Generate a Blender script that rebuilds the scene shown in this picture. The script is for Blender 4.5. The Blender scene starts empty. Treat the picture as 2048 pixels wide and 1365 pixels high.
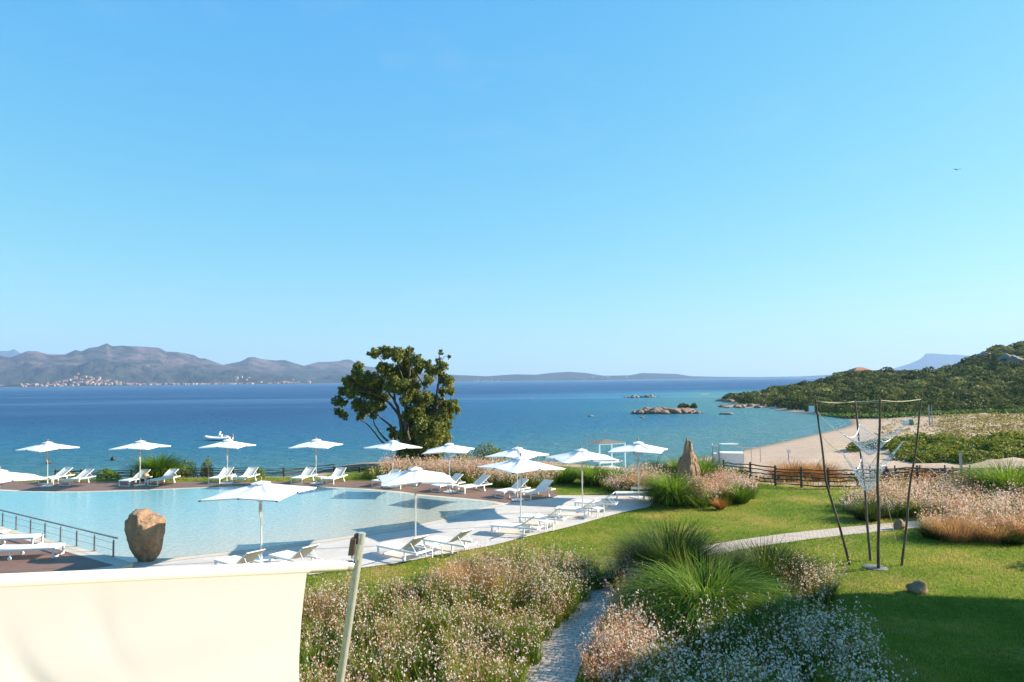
import bpy, bmesh, math, random
import numpy as np
from mathutils import Vector, Matrix, noise
R = math.radians
random.seed(7); rng = np.random.default_rng(7)
scene = bpy.context.scene
COL = scene.collection

# ------------------------------------------------------------------ camera
EYE, F, CX, CY = 6.2, 1400.0, 1024.0, 682.5
PITCH, ROLL = math.atan(77.5 / 1400.0), R(0.61)
cam = bpy.data.cameras.new('camera'); camo = bpy.data.objects.new('camera', cam); COL.objects.link(camo)
cam.sensor_width = 36.0; cam.lens = 36.0 * F / 2048.0; cam.clip_start = 0.1; cam.clip_end = 60000
CM = Matrix.Rotation(math.pi / 2 + PITCH, 3, 'X') @ Matrix.Rotation(-ROLL, 3, 'Z')
camo.matrix_world = Matrix.Translation((0, 0, EYE)) @ CM.to_4x4()
scene.camera = camo
# ------------------------------------------------------------------ world, sun, exposure
SUN_AZ, SUN_EL = R(81), R(25)            # azimuth measured from +Y towards +X
world = bpy.data.worlds.new('World'); scene.world = world; world.use_nodes = True
wn = world.node_tree; bg = wn.nodes['Background']
sky = wn.nodes.new('ShaderNodeTexSky'); sky.sky_type = 'NISHITA'; sky.sun_disc = False
sky.sun_elevation = SUN_EL; sky.sun_rotation = SUN_AZ; sky.altitude = 0
sky.air_density = 1.0; sky.dust_density = 0.3; sky.ozone_density = 2.0
# the camera's sky is deeper and more even than the model's: a tone curve per colour channel
sep = wn.nodes.new('ShaderNodeSeparateColor'); cmb = wn.nodes.new('ShaderNodeCombineColor'); wn.links.new(sky.outputs[0], sep.inputs[0])
for i, (k_, g_) in enumerate(((0.248, 1.04), (0.822, 0.55), (2.02, 0.05))):
    pw_ = wn.nodes.new('ShaderNodeMath'); pw_.operation = 'POWER'; wn.links.new(sep.outputs[i], pw_.inputs[0]); pw_.inputs[1].default_value = g_
    ml_ = wn.nodes.new('ShaderNodeMath'); ml_.operation = 'MULTIPLY'; wn.links.new(pw_.outputs[0], ml_.inputs[0]); ml_.inputs[1].default_value = k_
    wn.links.new(ml_.outputs[0], cmb.inputs[i])
tcw = wn.nodes.new('ShaderNodeTexCoord'); mpw = wn.nodes.new('ShaderNodeMapping'); mpw.inputs['Scale'].default_value = (2.2, 5.0, 9.0); mpw.inputs['Rotation'].default_value = (0.2, 0.35, 0.3)
wn.links.new(tcw.outputs['Generated'], mpw.inputs['Vector']); nzw = wn.nodes.new('ShaderNodeTexNoise'); nzw.inputs['Scale'].default_value = 1.6; nzw.inputs['Detail'].default_value = 8; nzw.inputs['Roughness'].default_value = 0.62; nzw.inputs['Distortion'].default_value = 0.6
wn.links.new(mpw.outputs[0], nzw.inputs['Vector']); mrw = wn.nodes.new('ShaderNodeMapRange'); mrw.inputs[1].default_value = 0.56; mrw.inputs[2].default_value = 0.85; mrw.inputs[4].default_value = 0.16; wn.links.new(nzw.outputs['Fac'], mrw.inputs[0])
mxw = wn.nodes.new('ShaderNodeMix'); mxw.data_type = 'RGBA'; wn.links.new(mrw.outputs[0], mxw.inputs[0]); wn.links.new(cmb.outputs[0], mxw.inputs[6]); mxw.inputs[7].default_value = (1.6, 1.9, 2.2, 1)
wn.links.new(mxw.outputs[2], bg.inputs[0]); bg.inputs[1].default_value = 0.15
sl = bpy.data.lights.new('sun', 'SUN'); so = bpy.data.objects.new('sun', sl); COL.objects.link(so)
sl.energy = 5.0; sl.angle = R(0.5); sl.color = (1.0, 0.89, 0.74)
SD = Vector((math.sin(SUN_AZ) * math.cos(SUN_EL), math.cos(SUN_AZ) * math.cos(SUN_EL), math.sin(SUN_EL)))
so.rotation_euler = SD.to_track_quat('Z', 'Y').to_euler()
scene.view_settings.view_transform = 'Standard'; scene.view_settings.look = 'None'
scene.view_settings.exposure = 1.49; scene.view_settings.gamma = 1.0
scene.render.engine = 'CYCLES'
scene.cycles.use_denoising = True; scene.cycles.denoising_input_passes = 'RGB_ALBEDO_NORMAL'; scene.cycles.denoising_prefilter = 'ACCURATE'; scene.cycles.max_bounces = 8; scene.cycles.transparent_max_bounces = 8
scene.cycles.volume_bounces = 0; scene.cycles.caustics_reflective = False; scene.cycles.caustics_refractive = False

# ------------------------------------------------------------------ photo measurements -> world
def ray(px, py):
    v = CM @ Vector(((px - CX) / F, -(py - CY) / F, -1.0)); return v
def G(px, py, z=0.0):                       # point of the plane z seen at that pixel
    v = ray(px, py); t = (z - EYE) / v.z
    return Vector((v.x * t, v.y * t, z))
def D(px, py, Y):                           # point at depth Y
    v = ray(px, py); t = Y / v.y
    return Vector((v.x * t, Y, EYE + v.z * t))
SEA = -2.5

# ------------------------------------------------------------------ object helpers
def link(o, parent=None):
    COL.objects.link(o)
    if parent is not None: o.parent = parent
    return o
def tag(o, label=None, cat=None, group=None, kind=None):
    if label: o['label'] = label
    if cat: o['category'] = cat
    if group: o['group'] = group
    if kind: o['kind'] = kind
    return o
def empty(name, loc, rz=0.0):
    o = bpy.data.objects.new(name, None); o.empty_display_size = 0.2
    o.location = loc; o.rotation_euler = (0, 0, rz); return link(o)
def copy_tree(o, parent=None):
    c = o.copy(); COL.objects.link(c)
    if parent is not None: c.parent = parent
    for ch in [x for x in bpy.data.objects if x.parent == o]:
        copy_tree(ch, c)
    return c
def np_mesh(name, V, Fc, mats, tint=None, midx=None, parent=None, smooth=False, loc=None):
    V = np.asarray(V, dtype=np.float32); Fc = np.asarray(Fc, dtype=np.int32); k = Fc.shape[1]
    me = bpy.data.meshes.new(name)
    me.vertices.add(len(V)); me.vertices.foreach_set('co', V.ravel())
    me.loops.add(Fc.size); me.loops.foreach_set('vertex_index', Fc.ravel())
    me.polygons.add(len(Fc)); me.polygons.foreach_set('loop_start', np.arange(0, Fc.size, k, dtype=np.int32))
    me.polygons.foreach_set('loop_total', np.full(len(Fc), k, dtype=np.int32))
    for m in (mats if isinstance(mats, (list, tuple)) else [mats]): me.materials.append(m)
    if midx is not None: me.polygons.foreach_set('material_index', np.asarray(midx, dtype=np.int32))
    me.polygons.foreach_set('use_smooth', np.full(len(Fc), smooth))
    if tint is not None:
        a = me.attributes.new('tint', 'FLOAT', 'FACE'); a.data.foreach_set('value', np.asarray(tint, dtype=np.float32))
    me.update(); me.validate()
    o = bpy.data.objects.new(name, me)
    if loc is not None: o.location = loc
    return link(o, parent)
class MB:
    def __init__(s): s.v = []; s.f = []; s.sm = []
    def add(s, vs, fs, smooth=False):
        n = len(s.v); s.v += [tuple(v) for v in vs]
        s.f += [tuple(i + n for i in f) for f in fs]; s.sm += [smooth] * len(fs); return s
    def frame(s, o, ax, ay, az, sx, sy, sz, bev=0.0):    # box with half axes
        o = Vector(o); X, Y, Z = Vector(ax) * sx, Vector(ay) * sy, Vector(az) * sz
        vs = [o + X * a + Y * b + Z * c for c in (-1, 1) for b in (-1, 1) for a in (-1, 1)]
        return s.add(vs, [(0, 2, 3, 1), (4, 5, 7, 6), (0, 1, 5, 4), (2, 6, 7, 3), (0, 4, 6, 2), (1, 3, 7, 5)])
    def box(s, c, size): return s.frame(c, (1, 0, 0), (0, 1, 0), (0, 0, 1), size[0] / 2, size[1] / 2, size[2] / 2)
    def bar(s, p, q, w, h):
        p, q = Vector(p), Vector(q); d = (q - p); L = d.length; d.normalize()
        up = Vector((0, 0, 1)) if abs(d.z) < 0.95 else Vector((0, 1, 0))
        x = d.cross(up).normalized(); z = x.cross(d)
        return s.frame((p + q) / 2, x, d, z, w / 2, L / 2, h / 2)
    def tube(s, pts, rad, n=8, cap=True):
        pts = [Vector(p) for p in pts]
        rad = [rad] * len(pts) if not isinstance(rad, (list, tuple)) else rad
        vs = []; fs = []
        for i, p in enumerate(pts):
            d = (pts[min(i + 1, len(pts) - 1)] - pts[max(i - 1, 0)]).normalized()
            up = Vector((0, 0, 1)) if abs(d.z) < 0.9 else Vector((0, 1, 0))
            x = d.cross(up).normalized(); y = d.cross(x)
            for k in range(n):
                a = 2 * math.pi * k / n; vs.append(p + (x * math.cos(a) + y * math.sin(a)) * rad[i])
        for i in range(len(pts) - 1):
            for k in range(n):
                fs.append((i * n + k, i * n + (k + 1) % n, (i + 1) * n + (k + 1) % n, (i + 1) * n + k))
        s.add(vs, fs, True)
        if cap:
            s.add(vs[:n], [tuple(reversed(range(n)))]); s.add(vs[-n:], [tuple(range(n))])
        return s
    def lathe(s, prof, c=(0, 0, 0), n=16):
        c = Vector(c); vs = []; fs = []
        for r, z in prof:
            for k in range(n):
                a = 2 * math.pi * k / n; vs.append(c + Vector((r * math.cos(a), r * math.sin(a), z)))
        for i in range(len(prof) - 1):
            for k in range(n):
                fs.append((i * n + k, i * n + (k + 1) % n, (i + 1) * n + (k + 1) % n, (i + 1) * n + k))
        return s.add(vs, fs, True)
    def prism(s, poly, z0, z1):
        n = len(poly); vs = [(p[0], p[1], z0) for p in poly] + [(p[0], p[1], z1) for p in poly]
        fs = [tuple(reversed(range(n))), tuple(range(n, 2 * n))] + [(i, (i + 1) % n, n + (i + 1) % n, n + i) for i in range(n)]
        return s.add(vs, fs)
    def build(s, name, mat, parent=None, bevel=0.0):
        me = bpy.data.meshes.new(name); me.from_pydata(s.v, [], s.f); me.materials.append(mat)
        me.polygons.foreach_set('use_smooth', s.sm); me.update()
        if bevel:
            bm = bmesh.new(); bm.from_mesh(me); bmesh.ops.recalc_face_normals(bm, faces=bm.faces)
            bmesh.ops.bevel(bm, geom=bm.edges[:], offset=bevel, segments=2, affect='EDGES', clamp_overlap=True)
            bm.to_mesh(me); bm.free()
        o = bpy.data.objects.new(name, me); return link(o, parent)
def sheet(name, poly, z, mat, kind='structure'):
    bm = bmesh.new(); vs = [bm.verts.new((p[0], p[1], z)) for p in poly]
    es = [bm.edges.new((vs[i], vs[(i + 1) % len(vs)])) for i in range(len(vs))]
    bmesh.ops.triangle_fill(bm, use_beauty=True, use_dissolve=False, edges=es)
    bmesh.ops.recalc_face_normals(bm, faces=bm.faces)
    for f in bm.faces:
        if f.normal.z < 0: f.normal_flip()
    me = bpy.data.meshes.new(name); bm.to_mesh(me); bm.free(); me.materials.append(mat)
    o = link(bpy.data.objects.new(name, me)); tag(o, kind=kind); return o
def spline(pts, n=6, closed=False):
    P = [Vector(p) for p in pts]; N = len(P); out = []
    for i in range(N if closed else N - 1):
        g = lambda j: P[j % N] if closed else P[max(0, min(N - 1, j))]
        a, b, c, d = g(i - 1), g(i), g(i + 1), g(i + 2)
        for k in range(n):
            t = k / n
            out.append(0.5 * ((2 * b) + (c - a) * t + (2 * a - 5 * b + 4 * c - d) * t * t + (3 * b - a - 3 * c + d) * t ** 3))
    if not closed: out.append(P[-1])
    return out
def in_poly(x, y, poly):
    x = np.asarray(x); y = np.asarray(y); r = np.zeros(x.shape, bool); n = len(poly)
    for i in range(n):
        x0, y0 = poly[i][0], poly[i][1]; x1, y1 = poly[(i + 1) % n][0], poly[(i + 1) % n][1]
        if y0 == y1: continue
        c = ((y0 > y) != (y1 > y)) & (x < (x1 - x0) * (y - y0) / (y1 - y0) + x0); r ^= c
    return r
def dist_line(x, y, poly, closed=False):
    d = np.full(np.shape(x), 1e9); n = len(poly)
    for i in range(n if closed else n - 1):
        ax, ay = poly[i][0], poly[i][1]; bx, by = poly[(i + 1) % n][0], poly[(i + 1) % n][1]
        L = (bx - ax) ** 2 + (by - ay) ** 2 + 1e-9
        t = np.clip(((x - ax) * (bx - ax) + (y - ay) * (by - ay)) / L, 0, 1)
        d = np.minimum(d, np.hypot(x - ax - t * (bx - ax), y - ay - t * (by - ay)))
    return d
def scatter(poly, n, rg):
    xs = [p[0] for p in poly]; ys = [p[1] for p in poly]; X = []; Y = []; c = 0
    while c < n:
        x = rg.uniform(min(xs), max(xs), n * 2); y = rg.uniform(min(ys), max(ys), n * 2)
        m = in_poly(x, y, poly); X.append(x[m]); Y.append(y[m]); c += m.sum()
    return np.concatenate(X)[:n], np.concatenate(Y)[:n]

# ------------------------------------------------------------------ materials
def new_mat(name):
    m = bpy.data.materials.new(name); m.use_nodes = True; return m, m.node_tree, m.node_tree.nodes['Principled BSDF']
def ramp(nt, fac, stops):
    r = nt.nodes.new('ShaderNodeValToRGB'); e = r.color_ramp.elements
    while len(e) < len(stops): e.new(0.5)
    for i, (p, c) in enumerate(stops): e[i].position = p; e[i].color = (*c, 1)
    nt.links.new(fac, r.inputs[0]); return r.outputs[0]
def ntex(nt, vec, scale, detail=4, rough=0.55, dist=0.0):
    t = nt.nodes.new('ShaderNodeTexNoise'); t.inputs['Scale'].default_value = scale
    t.inputs['Detail'].default_value = detail; t.inputs['Roughness'].default_value = rough
    t.inputs['Distortion'].default_value = dist
    if vec is not None: nt.links.new(vec, t.inputs['Vector'])
    return t.outputs['Fac']
def objvec(nt, scale=(1, 1, 1), rot=(0, 0, 0), loc=(0, 0, 0)):
    tc = nt.nodes.new('ShaderNodeTexCoord'); mp = nt.nodes.new('ShaderNodeMapping')
    mp.inputs['Scale'].default_value = scale; mp.inputs['Rotation'].default_value = rot; mp.inputs['Location'].default_value = loc
    nt.links.new(tc.outputs['Object'], mp.inputs['Vector']); return mp.outputs[0]
def mixc(nt, fac, a, b, mode='MIX'):
    n = nt.nodes.new('ShaderNodeMix'); n.data_type = 'RGBA'; n.blend_type = mode
    for i, v in ((0, fac), (6, a), (7, b)):
        if hasattr(v, 'is_linked'): nt.links.new(v, n.inputs[i])
        else: n.inputs[i].default_value = v if i == 0 else (*v, 1)
    return n.outputs[2]
def bump(nt, p, h, strength, dist):
    b = nt.nodes.new('ShaderNodeBump'); b.inputs['Strength'].default_value = strength; b.inputs['Distance'].default_value = dist
    nt.links.new(h, b.inputs['Height']); nt.links.new(b.outputs[0], p.inputs['Normal'])
def simple(name, c, c2=None, scale=8, rough=0.6, metal=0.0, bs=0.0, bd=0.01, spec=0.5, vscale=(1, 1, 1)):
    m, nt, p = new_mat(name); p.inputs['Roughness'].default_value = rough; p.inputs['Metallic'].default_value = metal
    p.inputs['Specular IOR Level'].default_value = spec
    v = objvec(nt, vscale); n = ntex(nt, v, scale)
    nt.links.new(ramp(nt, n, [(0.3, c), (0.7, c2 or tuple(x * 0.85 for x in c))]), p.inputs['Base Color'])
    if bs: bump(nt, p, ntex(nt, v, scale * 3), bs, bd)
    return m
def leafmat(name, stops, trans=0.35, rough=0.6, spec=0.12, tcol=None):
    m, nt, p = new_mat(name); p.inputs['Roughness'].default_value = rough; p.inputs['Specular IOR Level'].default_value = spec
    a = nt.nodes.new('ShaderNodeAttribute'); a.attribute_name = 'tint'
    c = ramp(nt, a.outputs['Fac'], stops); nt.links.new(c, p.inputs['Base Color'])
    t = nt.nodes.new('ShaderNodeBsdfTranslucent'); g = mixc(nt, 1.0, c, tcol or (1.35, 1.3, 0.8), 'MULTIPLY'); nt.links.new(g, t.inputs[0])
    x = nt.nodes.new('ShaderNodeMixShader'); x.inputs[0].default_value = trans
    nt.links.new(p.outputs[0], x.inputs[1]); nt.links.new(t.outputs[0], x.inputs[2])
    nt.links.new(x.outputs[0], nt.nodes['Material Output'].inputs['Surface']); return m
def fabric(name, c, trans, c2=None):
    m, nt, p = new_mat(name); p.inputs['Roughness'].default_value = 0.8; p.inputs['Specular IOR Level'].default_value = 0.2
    n = ntex(nt, objvec(nt), 3); col = ramp(nt, n, [(0.3, c), (0.7, c2 or tuple(x * 0.96 for x in c))])
    nt.links.new(col, p.inputs['Base Color']); t = nt.nodes.new('ShaderNodeBsdfTranslucent'); nt.links.new(col, t.inputs[0])
    x = nt.nodes.new('ShaderNodeMixShader'); x.inputs[0].default_value = trans
    nt.links.new(p.outputs[0], x.inputs[1]); nt.links.new(t.outputs[0], x.inputs[2])
    nt.links.new(x.outputs[0], nt.nodes['Material Output'].inputs['Surface'])
    bump(nt, p, ntex(nt, objvec(nt), 220, 2), 0.15, 0.002); return m

M = {}
M['white'] = simple('white_paint', (0.74, 0.74, 0.73), (0.70, 0.70, 0.69), 4, 0.4)
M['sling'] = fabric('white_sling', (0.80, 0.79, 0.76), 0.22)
M['beige'] = fabric('shaded_sling', (0.50, 0.43, 0.31), 0.25)  # shade of the white sling's rear face put into the colour
M['awning_roll'] = fabric('cream_rolled_canvas', (0.86, 0.74, 0.57), 0.05)
M['slab'] = simple('grey_slab', (0.12, 0.115, 0.11), (0.17, 0.165, 0.16), 12, 0.8)
M['orange'] = None
M['canopy'] = fabric('white_canvas', (0.84, 0.84, 0.84), 0.18)
M['awning'] = fabric('cream_canvas', (0.62, 0.560, 0.50), 0.25, (0.60, 0.545, 0.482))
M['steel'] = simple('brushed_steel', (0.74, 0.70, 0.66), (0.60, 0.56, 0.52), 30, 0.30, 0.62)
M['pole'] = simple('pole_aluminium', (0.74, 0.73, 0.71), (0.66, 0.65, 0.63), 20, 0.35, 0.5)
M['rust'] = simple('rusty_bracket', (0.25, 0.13, 0.07), (0.14, 0.08, 0.05), 30, 0.7)
M['finial'] = simple('wood_finial', (0.28, 0.15, 0.08), None, 20, 0.5)
M['strap'] = simple('beige_strap', (0.55, 0.48, 0.38), None, 20, 0.8)
M['darkrail'] = simple('grey_rail', (0.22, 0.24, 0.25), None, 20, 0.35, 0.6)
M['darkwood'] = simple('dark_branch_wood', (0.055, 0.040, 0.030), (0.10, 0.075, 0.055), 9, 0.85, bs=0.5, bd=0.02)
M['polewood'] = simple('weathered_pole', (0.06, 0.038, 0.026), (0.15, 0.11, 0.075), 7, 0.85, bs=0.5, bd=0.01, vscale=(1, 1, 0.25))
M['rope'] = simple('rope', (0.55, 0.46, 0.28), None, 60, 0.9)
M['net'] = simple('silver_net', (0.85, 0.85, 0.86), (0.7, 0.7, 0.72), 50, 0.3, 0.35)
M['blue'] = simple('light_blue_paint', (0.38, 0.66, 0.74), (0.34, 0.60, 0.70), 8, 0.5)
M['thatch'] = simple('thatch', (0.20, 0.17, 0.13), (0.11, 0.09, 0.07), 25, 0.95, bs=0.6)
M['terracotta'] = simple('terracotta', (0.42, 0.17, 0.10), (0.34, 0.13, 0.08), 12, 0.85)
M['housewall'] = simple('house_plaster', (0.25, 0.20, 0.16), (0.36, 0.31, 0.255), 0.02, 0.85)
M['houseochre'] = simple('house_ochre', (0.28, 0.17, 0.11), (0.34, 0.23, 0.16), 0.02, 0.85)
M['bark'] = simple('bark', (0.07, 0.05, 0.035), (0.13, 0.10, 0.075), 10, 0.9, bs=0.6, bd=0.03)
M['greenbin'] = simple('green_plastic', (0.08, 0.22, 0.14), None, 8, 0.5)
M['straw'] = simple('straw', (0.45, 0.29, 0.14), None, 40, 0.9)
M['black'] = simple('black_rubber', (0.02, 0.02, 0.022), None, 8, 0.5)
M['rib'] = simple('rib_metal', (0.35, 0.35, 0.35), None, 8, 0.4, 0.5)

def rockmat(name, base, light, lichen, amt=0.5):
    m, nt, p = new_mat(name); p.inputs['Roughness'].default_value = 0.9; p.inputs['Specular IOR Level'].default_value = 0.2
    v = objvec(nt); a = ramp(nt, ntex(nt, v, 2.2, 8, 0.65), [(0.3, base), (0.7, light)])
    b = ramp(nt, ntex(nt, v, 6, 8, 0.7), [(amt, (0, 0, 0)), (amt + 0.08, (1, 1, 1))])
    c = mixc(nt, b, a, lichen); d = ramp(nt, ntex(nt, v, 60, 3), [(0.35, (0.6, 0.6, 0.6)), (0.65, (1.2, 1.2, 1.2))])
    nt.links.new(mixc(nt, 1.0, c, d, 'MULTIPLY'), p.inputs['Base Color']); bump(nt, p, ntex(nt, v, 7, 12, 0.78), 1.0, 0.12); return m
M['granite'] = rockmat('pink_granite', (0.33, 0.19, 0.11), (0.50, 0.33, 0.20), (0.22, 0.175, 0.14), 0.55)
M['menhir'] = rockmat('tan_granite', (0.30, 0.185, 0.11), (0.46, 0.31, 0.20), (0.25, 0.18, 0.12), 0.60)
M['shorerock'] = rockmat('shore_granite', (0.22, 0.13, 0.085), (0.37, 0.255, 0.175), (0.16, 0.13, 0.11), 0.56)
M['greyrock'] = rockmat('grey_granite', (0.20, 0.175, 0.15), (0.33, 0.29, 0.25), (0.15, 0.14, 0.12), 0.58)

def deckmat():
    m, nt, p = new_mat('brown_decking'); p.inputs['Roughness'].default_value = 0.65
    v = objvec(nt, rot=(0, 0, R(-8))); b = nt.nodes.new('ShaderNodeTexBrick')
    b.inputs['Scale'].default_value = 1; b.inputs['Brick Width'].default_value = 2.4; b.inputs['Row Height'].default_value = 0.145
    b.inputs['Mortar Size'].default_value = 0.006; b.inputs['Color1'].default_value = (0.165, 0.092, 0.062, 1)
    b.inputs['Color2'].default_value = (0.205, 0.12, 0.085, 1); b.inputs['Mortar'].default_value = (0.03, 0.02, 0.015, 1)
    nt.links.new(v, b.inputs['Vector'])
    g = ramp(nt, ntex(nt, objvec(nt, (0.6, 9, 1)), 2.5, 5), [(0.3, (0.82, 0.82, 0.82)), (0.7, (1.15, 1.12, 1.1))])
    nt.links.new(mixc(nt, 1.0, b.outputs[0], g, 'MULTIPLY'), p.inputs['Base Color']); return m
M['deck'] = deckmat()
def pavemat(name, c1, c2, mortar, bw, rh, rot, ms=0.012, scale=1):
    m, nt, p = new_mat(name); p.inputs['Roughness'].default_value = 0.75; p.inputs['Specular IOR Level'].default_value = 0.3
    v = objvec(nt, rot=(0, 0, rot)); b = nt.nodes.new('ShaderNodeTexBrick')
    b.inputs['Scale'].default_value = scale; b.inputs['Brick Width'].default_value = bw; b.inputs['Row Height'].default_value = rh
    b.inputs['Mortar Size'].default_value = ms; b.inputs['Color1'].default_value = (*c1, 1)
    b.inputs['Color2'].default_value = (*c2, 1); b.inputs['Mortar'].default_value = (*mortar, 1); nt.links.new(v, b.inputs['Vector'])
    g = ramp(nt, ntex(nt, objvec(nt), 0.9, 8, 0.65), [(0.3, (0.88, 0.87, 0.85)), (0.7, (1.08, 1.08, 1.08))])
    nt.links.new(mixc(nt, 1.0, b.outputs[0], g, 'MULTIPLY'), p.inputs['Base Color']); bump(nt, p, ntex(nt, objvec(nt), 40, 4), 0.2, 0.004); return m
M['paving'] = pavemat('travertine_paving', (0.465, 0.435, 0.405), (0.515, 0.485, 0.455), (0.38, 0.355, 0.33), 0.9, 0.42, R(-41), 0.008)
M['coping'] = pavemat('pale_coping', (0.48, 0.43, 0.355), (0.52, 0.465, 0.385), (0.38, 0.34, 0.29), 0.6, 0.6, R(-41), 0.006)
M['path'] = pavemat('brick_path', (0.43, 0.35, 0.28), (0.51, 0.43, 0.35), (0.20, 0.16, 0.13), 0.30, 0.15, R(20), 0.012)

def lawnmat():
    m, nt, p = new_mat('lawn_turf'); p.inputs['Roughness'].default_value = 0.9; p.inputs['Specular IOR Level'].default_value = 0.1
    v = objvec(nt); a = ramp(nt, ntex(nt, v, 0.35, 6, 0.6), [(0.38, (0.12, 0.18, 0.02)), (0.52, (0.185, 0.215, 0.03)), (0.64, (0.31, 0.235, 0.075))])
    f = ramp(nt, ntex(nt, v, 5, 8, 0.8), [(0.3, (0.5, 0.58, 0.5)), (0.7, (1.45, 1.35, 1.2))])
    nt.links.new(mixc(nt, 1.0, a, f, 'MULTIPLY'), p.inputs['Base Color']); bump(nt, p, ntex(nt, v, 25, 5, 0.8), 1.0, 0.05); return m
M['lawn'] = lawnmat()
def groundmat():
    m, nt, p = new_mat('sand_and_soil'); p.inputs['Roughness'].default_value = 0.95; p.inputs['Specular IOR Level'].default_value = 0.15
    v = objvec(nt); s = ramp(nt, ntex(nt, v, 0.5, 8, 0.7), [(0.3, (0.44, 0.32, 0.23)), (0.7, (0.54, 0.41, 0.305))])
    sp = ramp(nt, ntex(nt, v, 4, 6, 0.8), [(0.45, (1, 1, 1)), (0.62, (0.70, 0.66, 0.62))]); s = mixc(nt, 1.0, s, sp, 'MULTIPLY')
    a = nt.nodes.new('ShaderNodeAttribute'); a.attribute_name = 'veg'
    g = ramp(nt, ntex(nt, v, 0.6, 6, 0.7), [(0.35, (0.035, 0.045, 0.015)), (0.65, (0.09, 0.085, 0.04))])
    d = nt.nodes.new('ShaderNodeAttribute'); d.attribute_name = 'wet'
    s = mixc(nt, d.outputs['Fac'], s, (0.20, 0.13, 0.09))
    nt.links.new(mixc(nt, a.outputs['Fac'], s, g), p.inputs['Base Color']); bump(nt, p, ntex(nt, v, 3, 8, 0.7), 0.8, 0.12); return m
M['ground'] = groundmat()
def seamat():
    m, nt, p = new_mat('sea_water'); nt.nodes.remove(p)
    a = nt.nodes.new('ShaderNodeAttribute'); a.attribute_name = 'shallow'
    n1 = ntex(nt, objvec(nt, (0.012, 0.03, 1)), 1.0, 5, 0.6)
    ad = nt.nodes.new('ShaderNodeMath'); ad.operation = 'MULTIPLY_ADD'; nt.links.new(n1, ad.inputs[0]); ad.inputs[1].default_value = 0.30; nt.links.new(a.outputs['Fac'], ad.inputs[2])
    col = ramp(nt, ad.outputs[0], [(0.12, (0.020, 0.076, 0.185)), (0.40, (0.022, 0.112, 0.235)), (0.75, (0.026, 0.155, 0.255)), (1.05, (0.065, 0.205, 0.235))])
    w1 = ntex(nt, objvec(nt, (0.55, 1.0, 1), (0, 0, R(-12))), 0.55, 8, 0.68, 0.5)
    st = ramp(nt, ntex(nt, objvec(nt, (0.0015, 0.012, 1), (0, 0, R(-4))), 1.0, 3, 0.5), [(0.36, (0.35, 0.35, 0.35)), (0.46, (1, 1, 1))])
    b = nt.nodes.new('ShaderNodeBump'); b.inputs['Distance'].default_value = 1.6; nt.links.new(w1, b.inputs['Height']); nt.links.new(st, b.inputs['Strength'])
    d = nt.nodes.new('ShaderNodeBsdfDiffuse'); nt.links.new(col, d.inputs[0]); nt.links.new(b.outputs[0], d.inputs['Normal'])
    g = nt.nodes.new('ShaderNodeBsdfGlossy'); g.inputs['Roughness'].default_value = 0.22; nt.links.new(b.outputs[0], g.inputs['Normal'])
    fr = nt.nodes.new('ShaderNodeFresnel'); fr.inputs['IOR'].default_value = 1.33; nt.links.new(b.outputs[0], fr.inputs['Normal'])
    mx = nt.nodes.new('ShaderNodeMapRange'); mx.inputs[1].default_value = 0.02; mx.inputs[2].default_value = 0.9; mx.inputs[3].default_value = 0.02; mx.inputs[4].default_value = 0.54; nt.links.new(fr.outputs[0], mx.inputs[0])
    x = nt.nodes.new('ShaderNodeMixShader'); nt.links.new(mx.outputs[0], x.inputs[0]); nt.links.new(d.outputs[0], x.inputs[1]); nt.links.new(g.outputs[0], x.inputs[2])
    nt.links.new(x.outputs[0], nt.nodes['Material Output'].inputs['Surface']); return m
M['sea'] = seamat()
def poolmat(o, nrm):
    m, nt, p = new_mat('pool_water'); p.inputs['Roughness'].default_value = 0.08; p.inputs['IOR'].default_value = 1.33
    tc = nt.nodes.new('ShaderNodeTexCoord'); s = nt.nodes.new('ShaderNodeVectorMath'); s.operation = 'SUBTRACT'
    nt.links.new(tc.outputs['Object'], s.inputs[0]); s.inputs[1].default_value = o
    d = nt.nodes.new('ShaderNodeVectorMath'); d.operation = 'DOT_PRODUCT'; nt.links.new(s.outputs[0], d.inputs[0]); d.inputs[1].default_value = nrm
    k = nt.nodes.new('ShaderNodeMath'); k.operation = 'MULTIPLY_ADD'; nt.links.new(d.outputs['Value'], k.inputs[0]); k.inputs[1].default_value = 1 / 22.0; k.inputs[2].default_value = 0.0
    col = ramp(nt, k.outputs[0], [(0.0, (0.38, 0.39, 0.33)), (0.14, (0.32, 0.40, 0.365)), (0.40, (0.24, 0.40, 0.41)), (0.85, (0.165, 0.40, 0.445))])
    f = ramp(nt, ntex(nt, objvec(nt, (1, 1, 1)), 4.5, 5, 0.75, 1.5), [(0.38, (0.92, 0.95, 0.95)), (0.60, (1.10, 1.08, 1.07))])  # faint caustic light mottling multiplied into the water colour
    nt.links.new(mixc(nt, 1.0, col, f, 'MULTIPLY'), p.inputs['Base Color'])
    bump(nt, p, ntex(nt, objvec(nt, (1, 1, 1)), 6, 3, 0.6, 0.6), 0.5, 0.05); return m
M['mount'] = None
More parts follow.
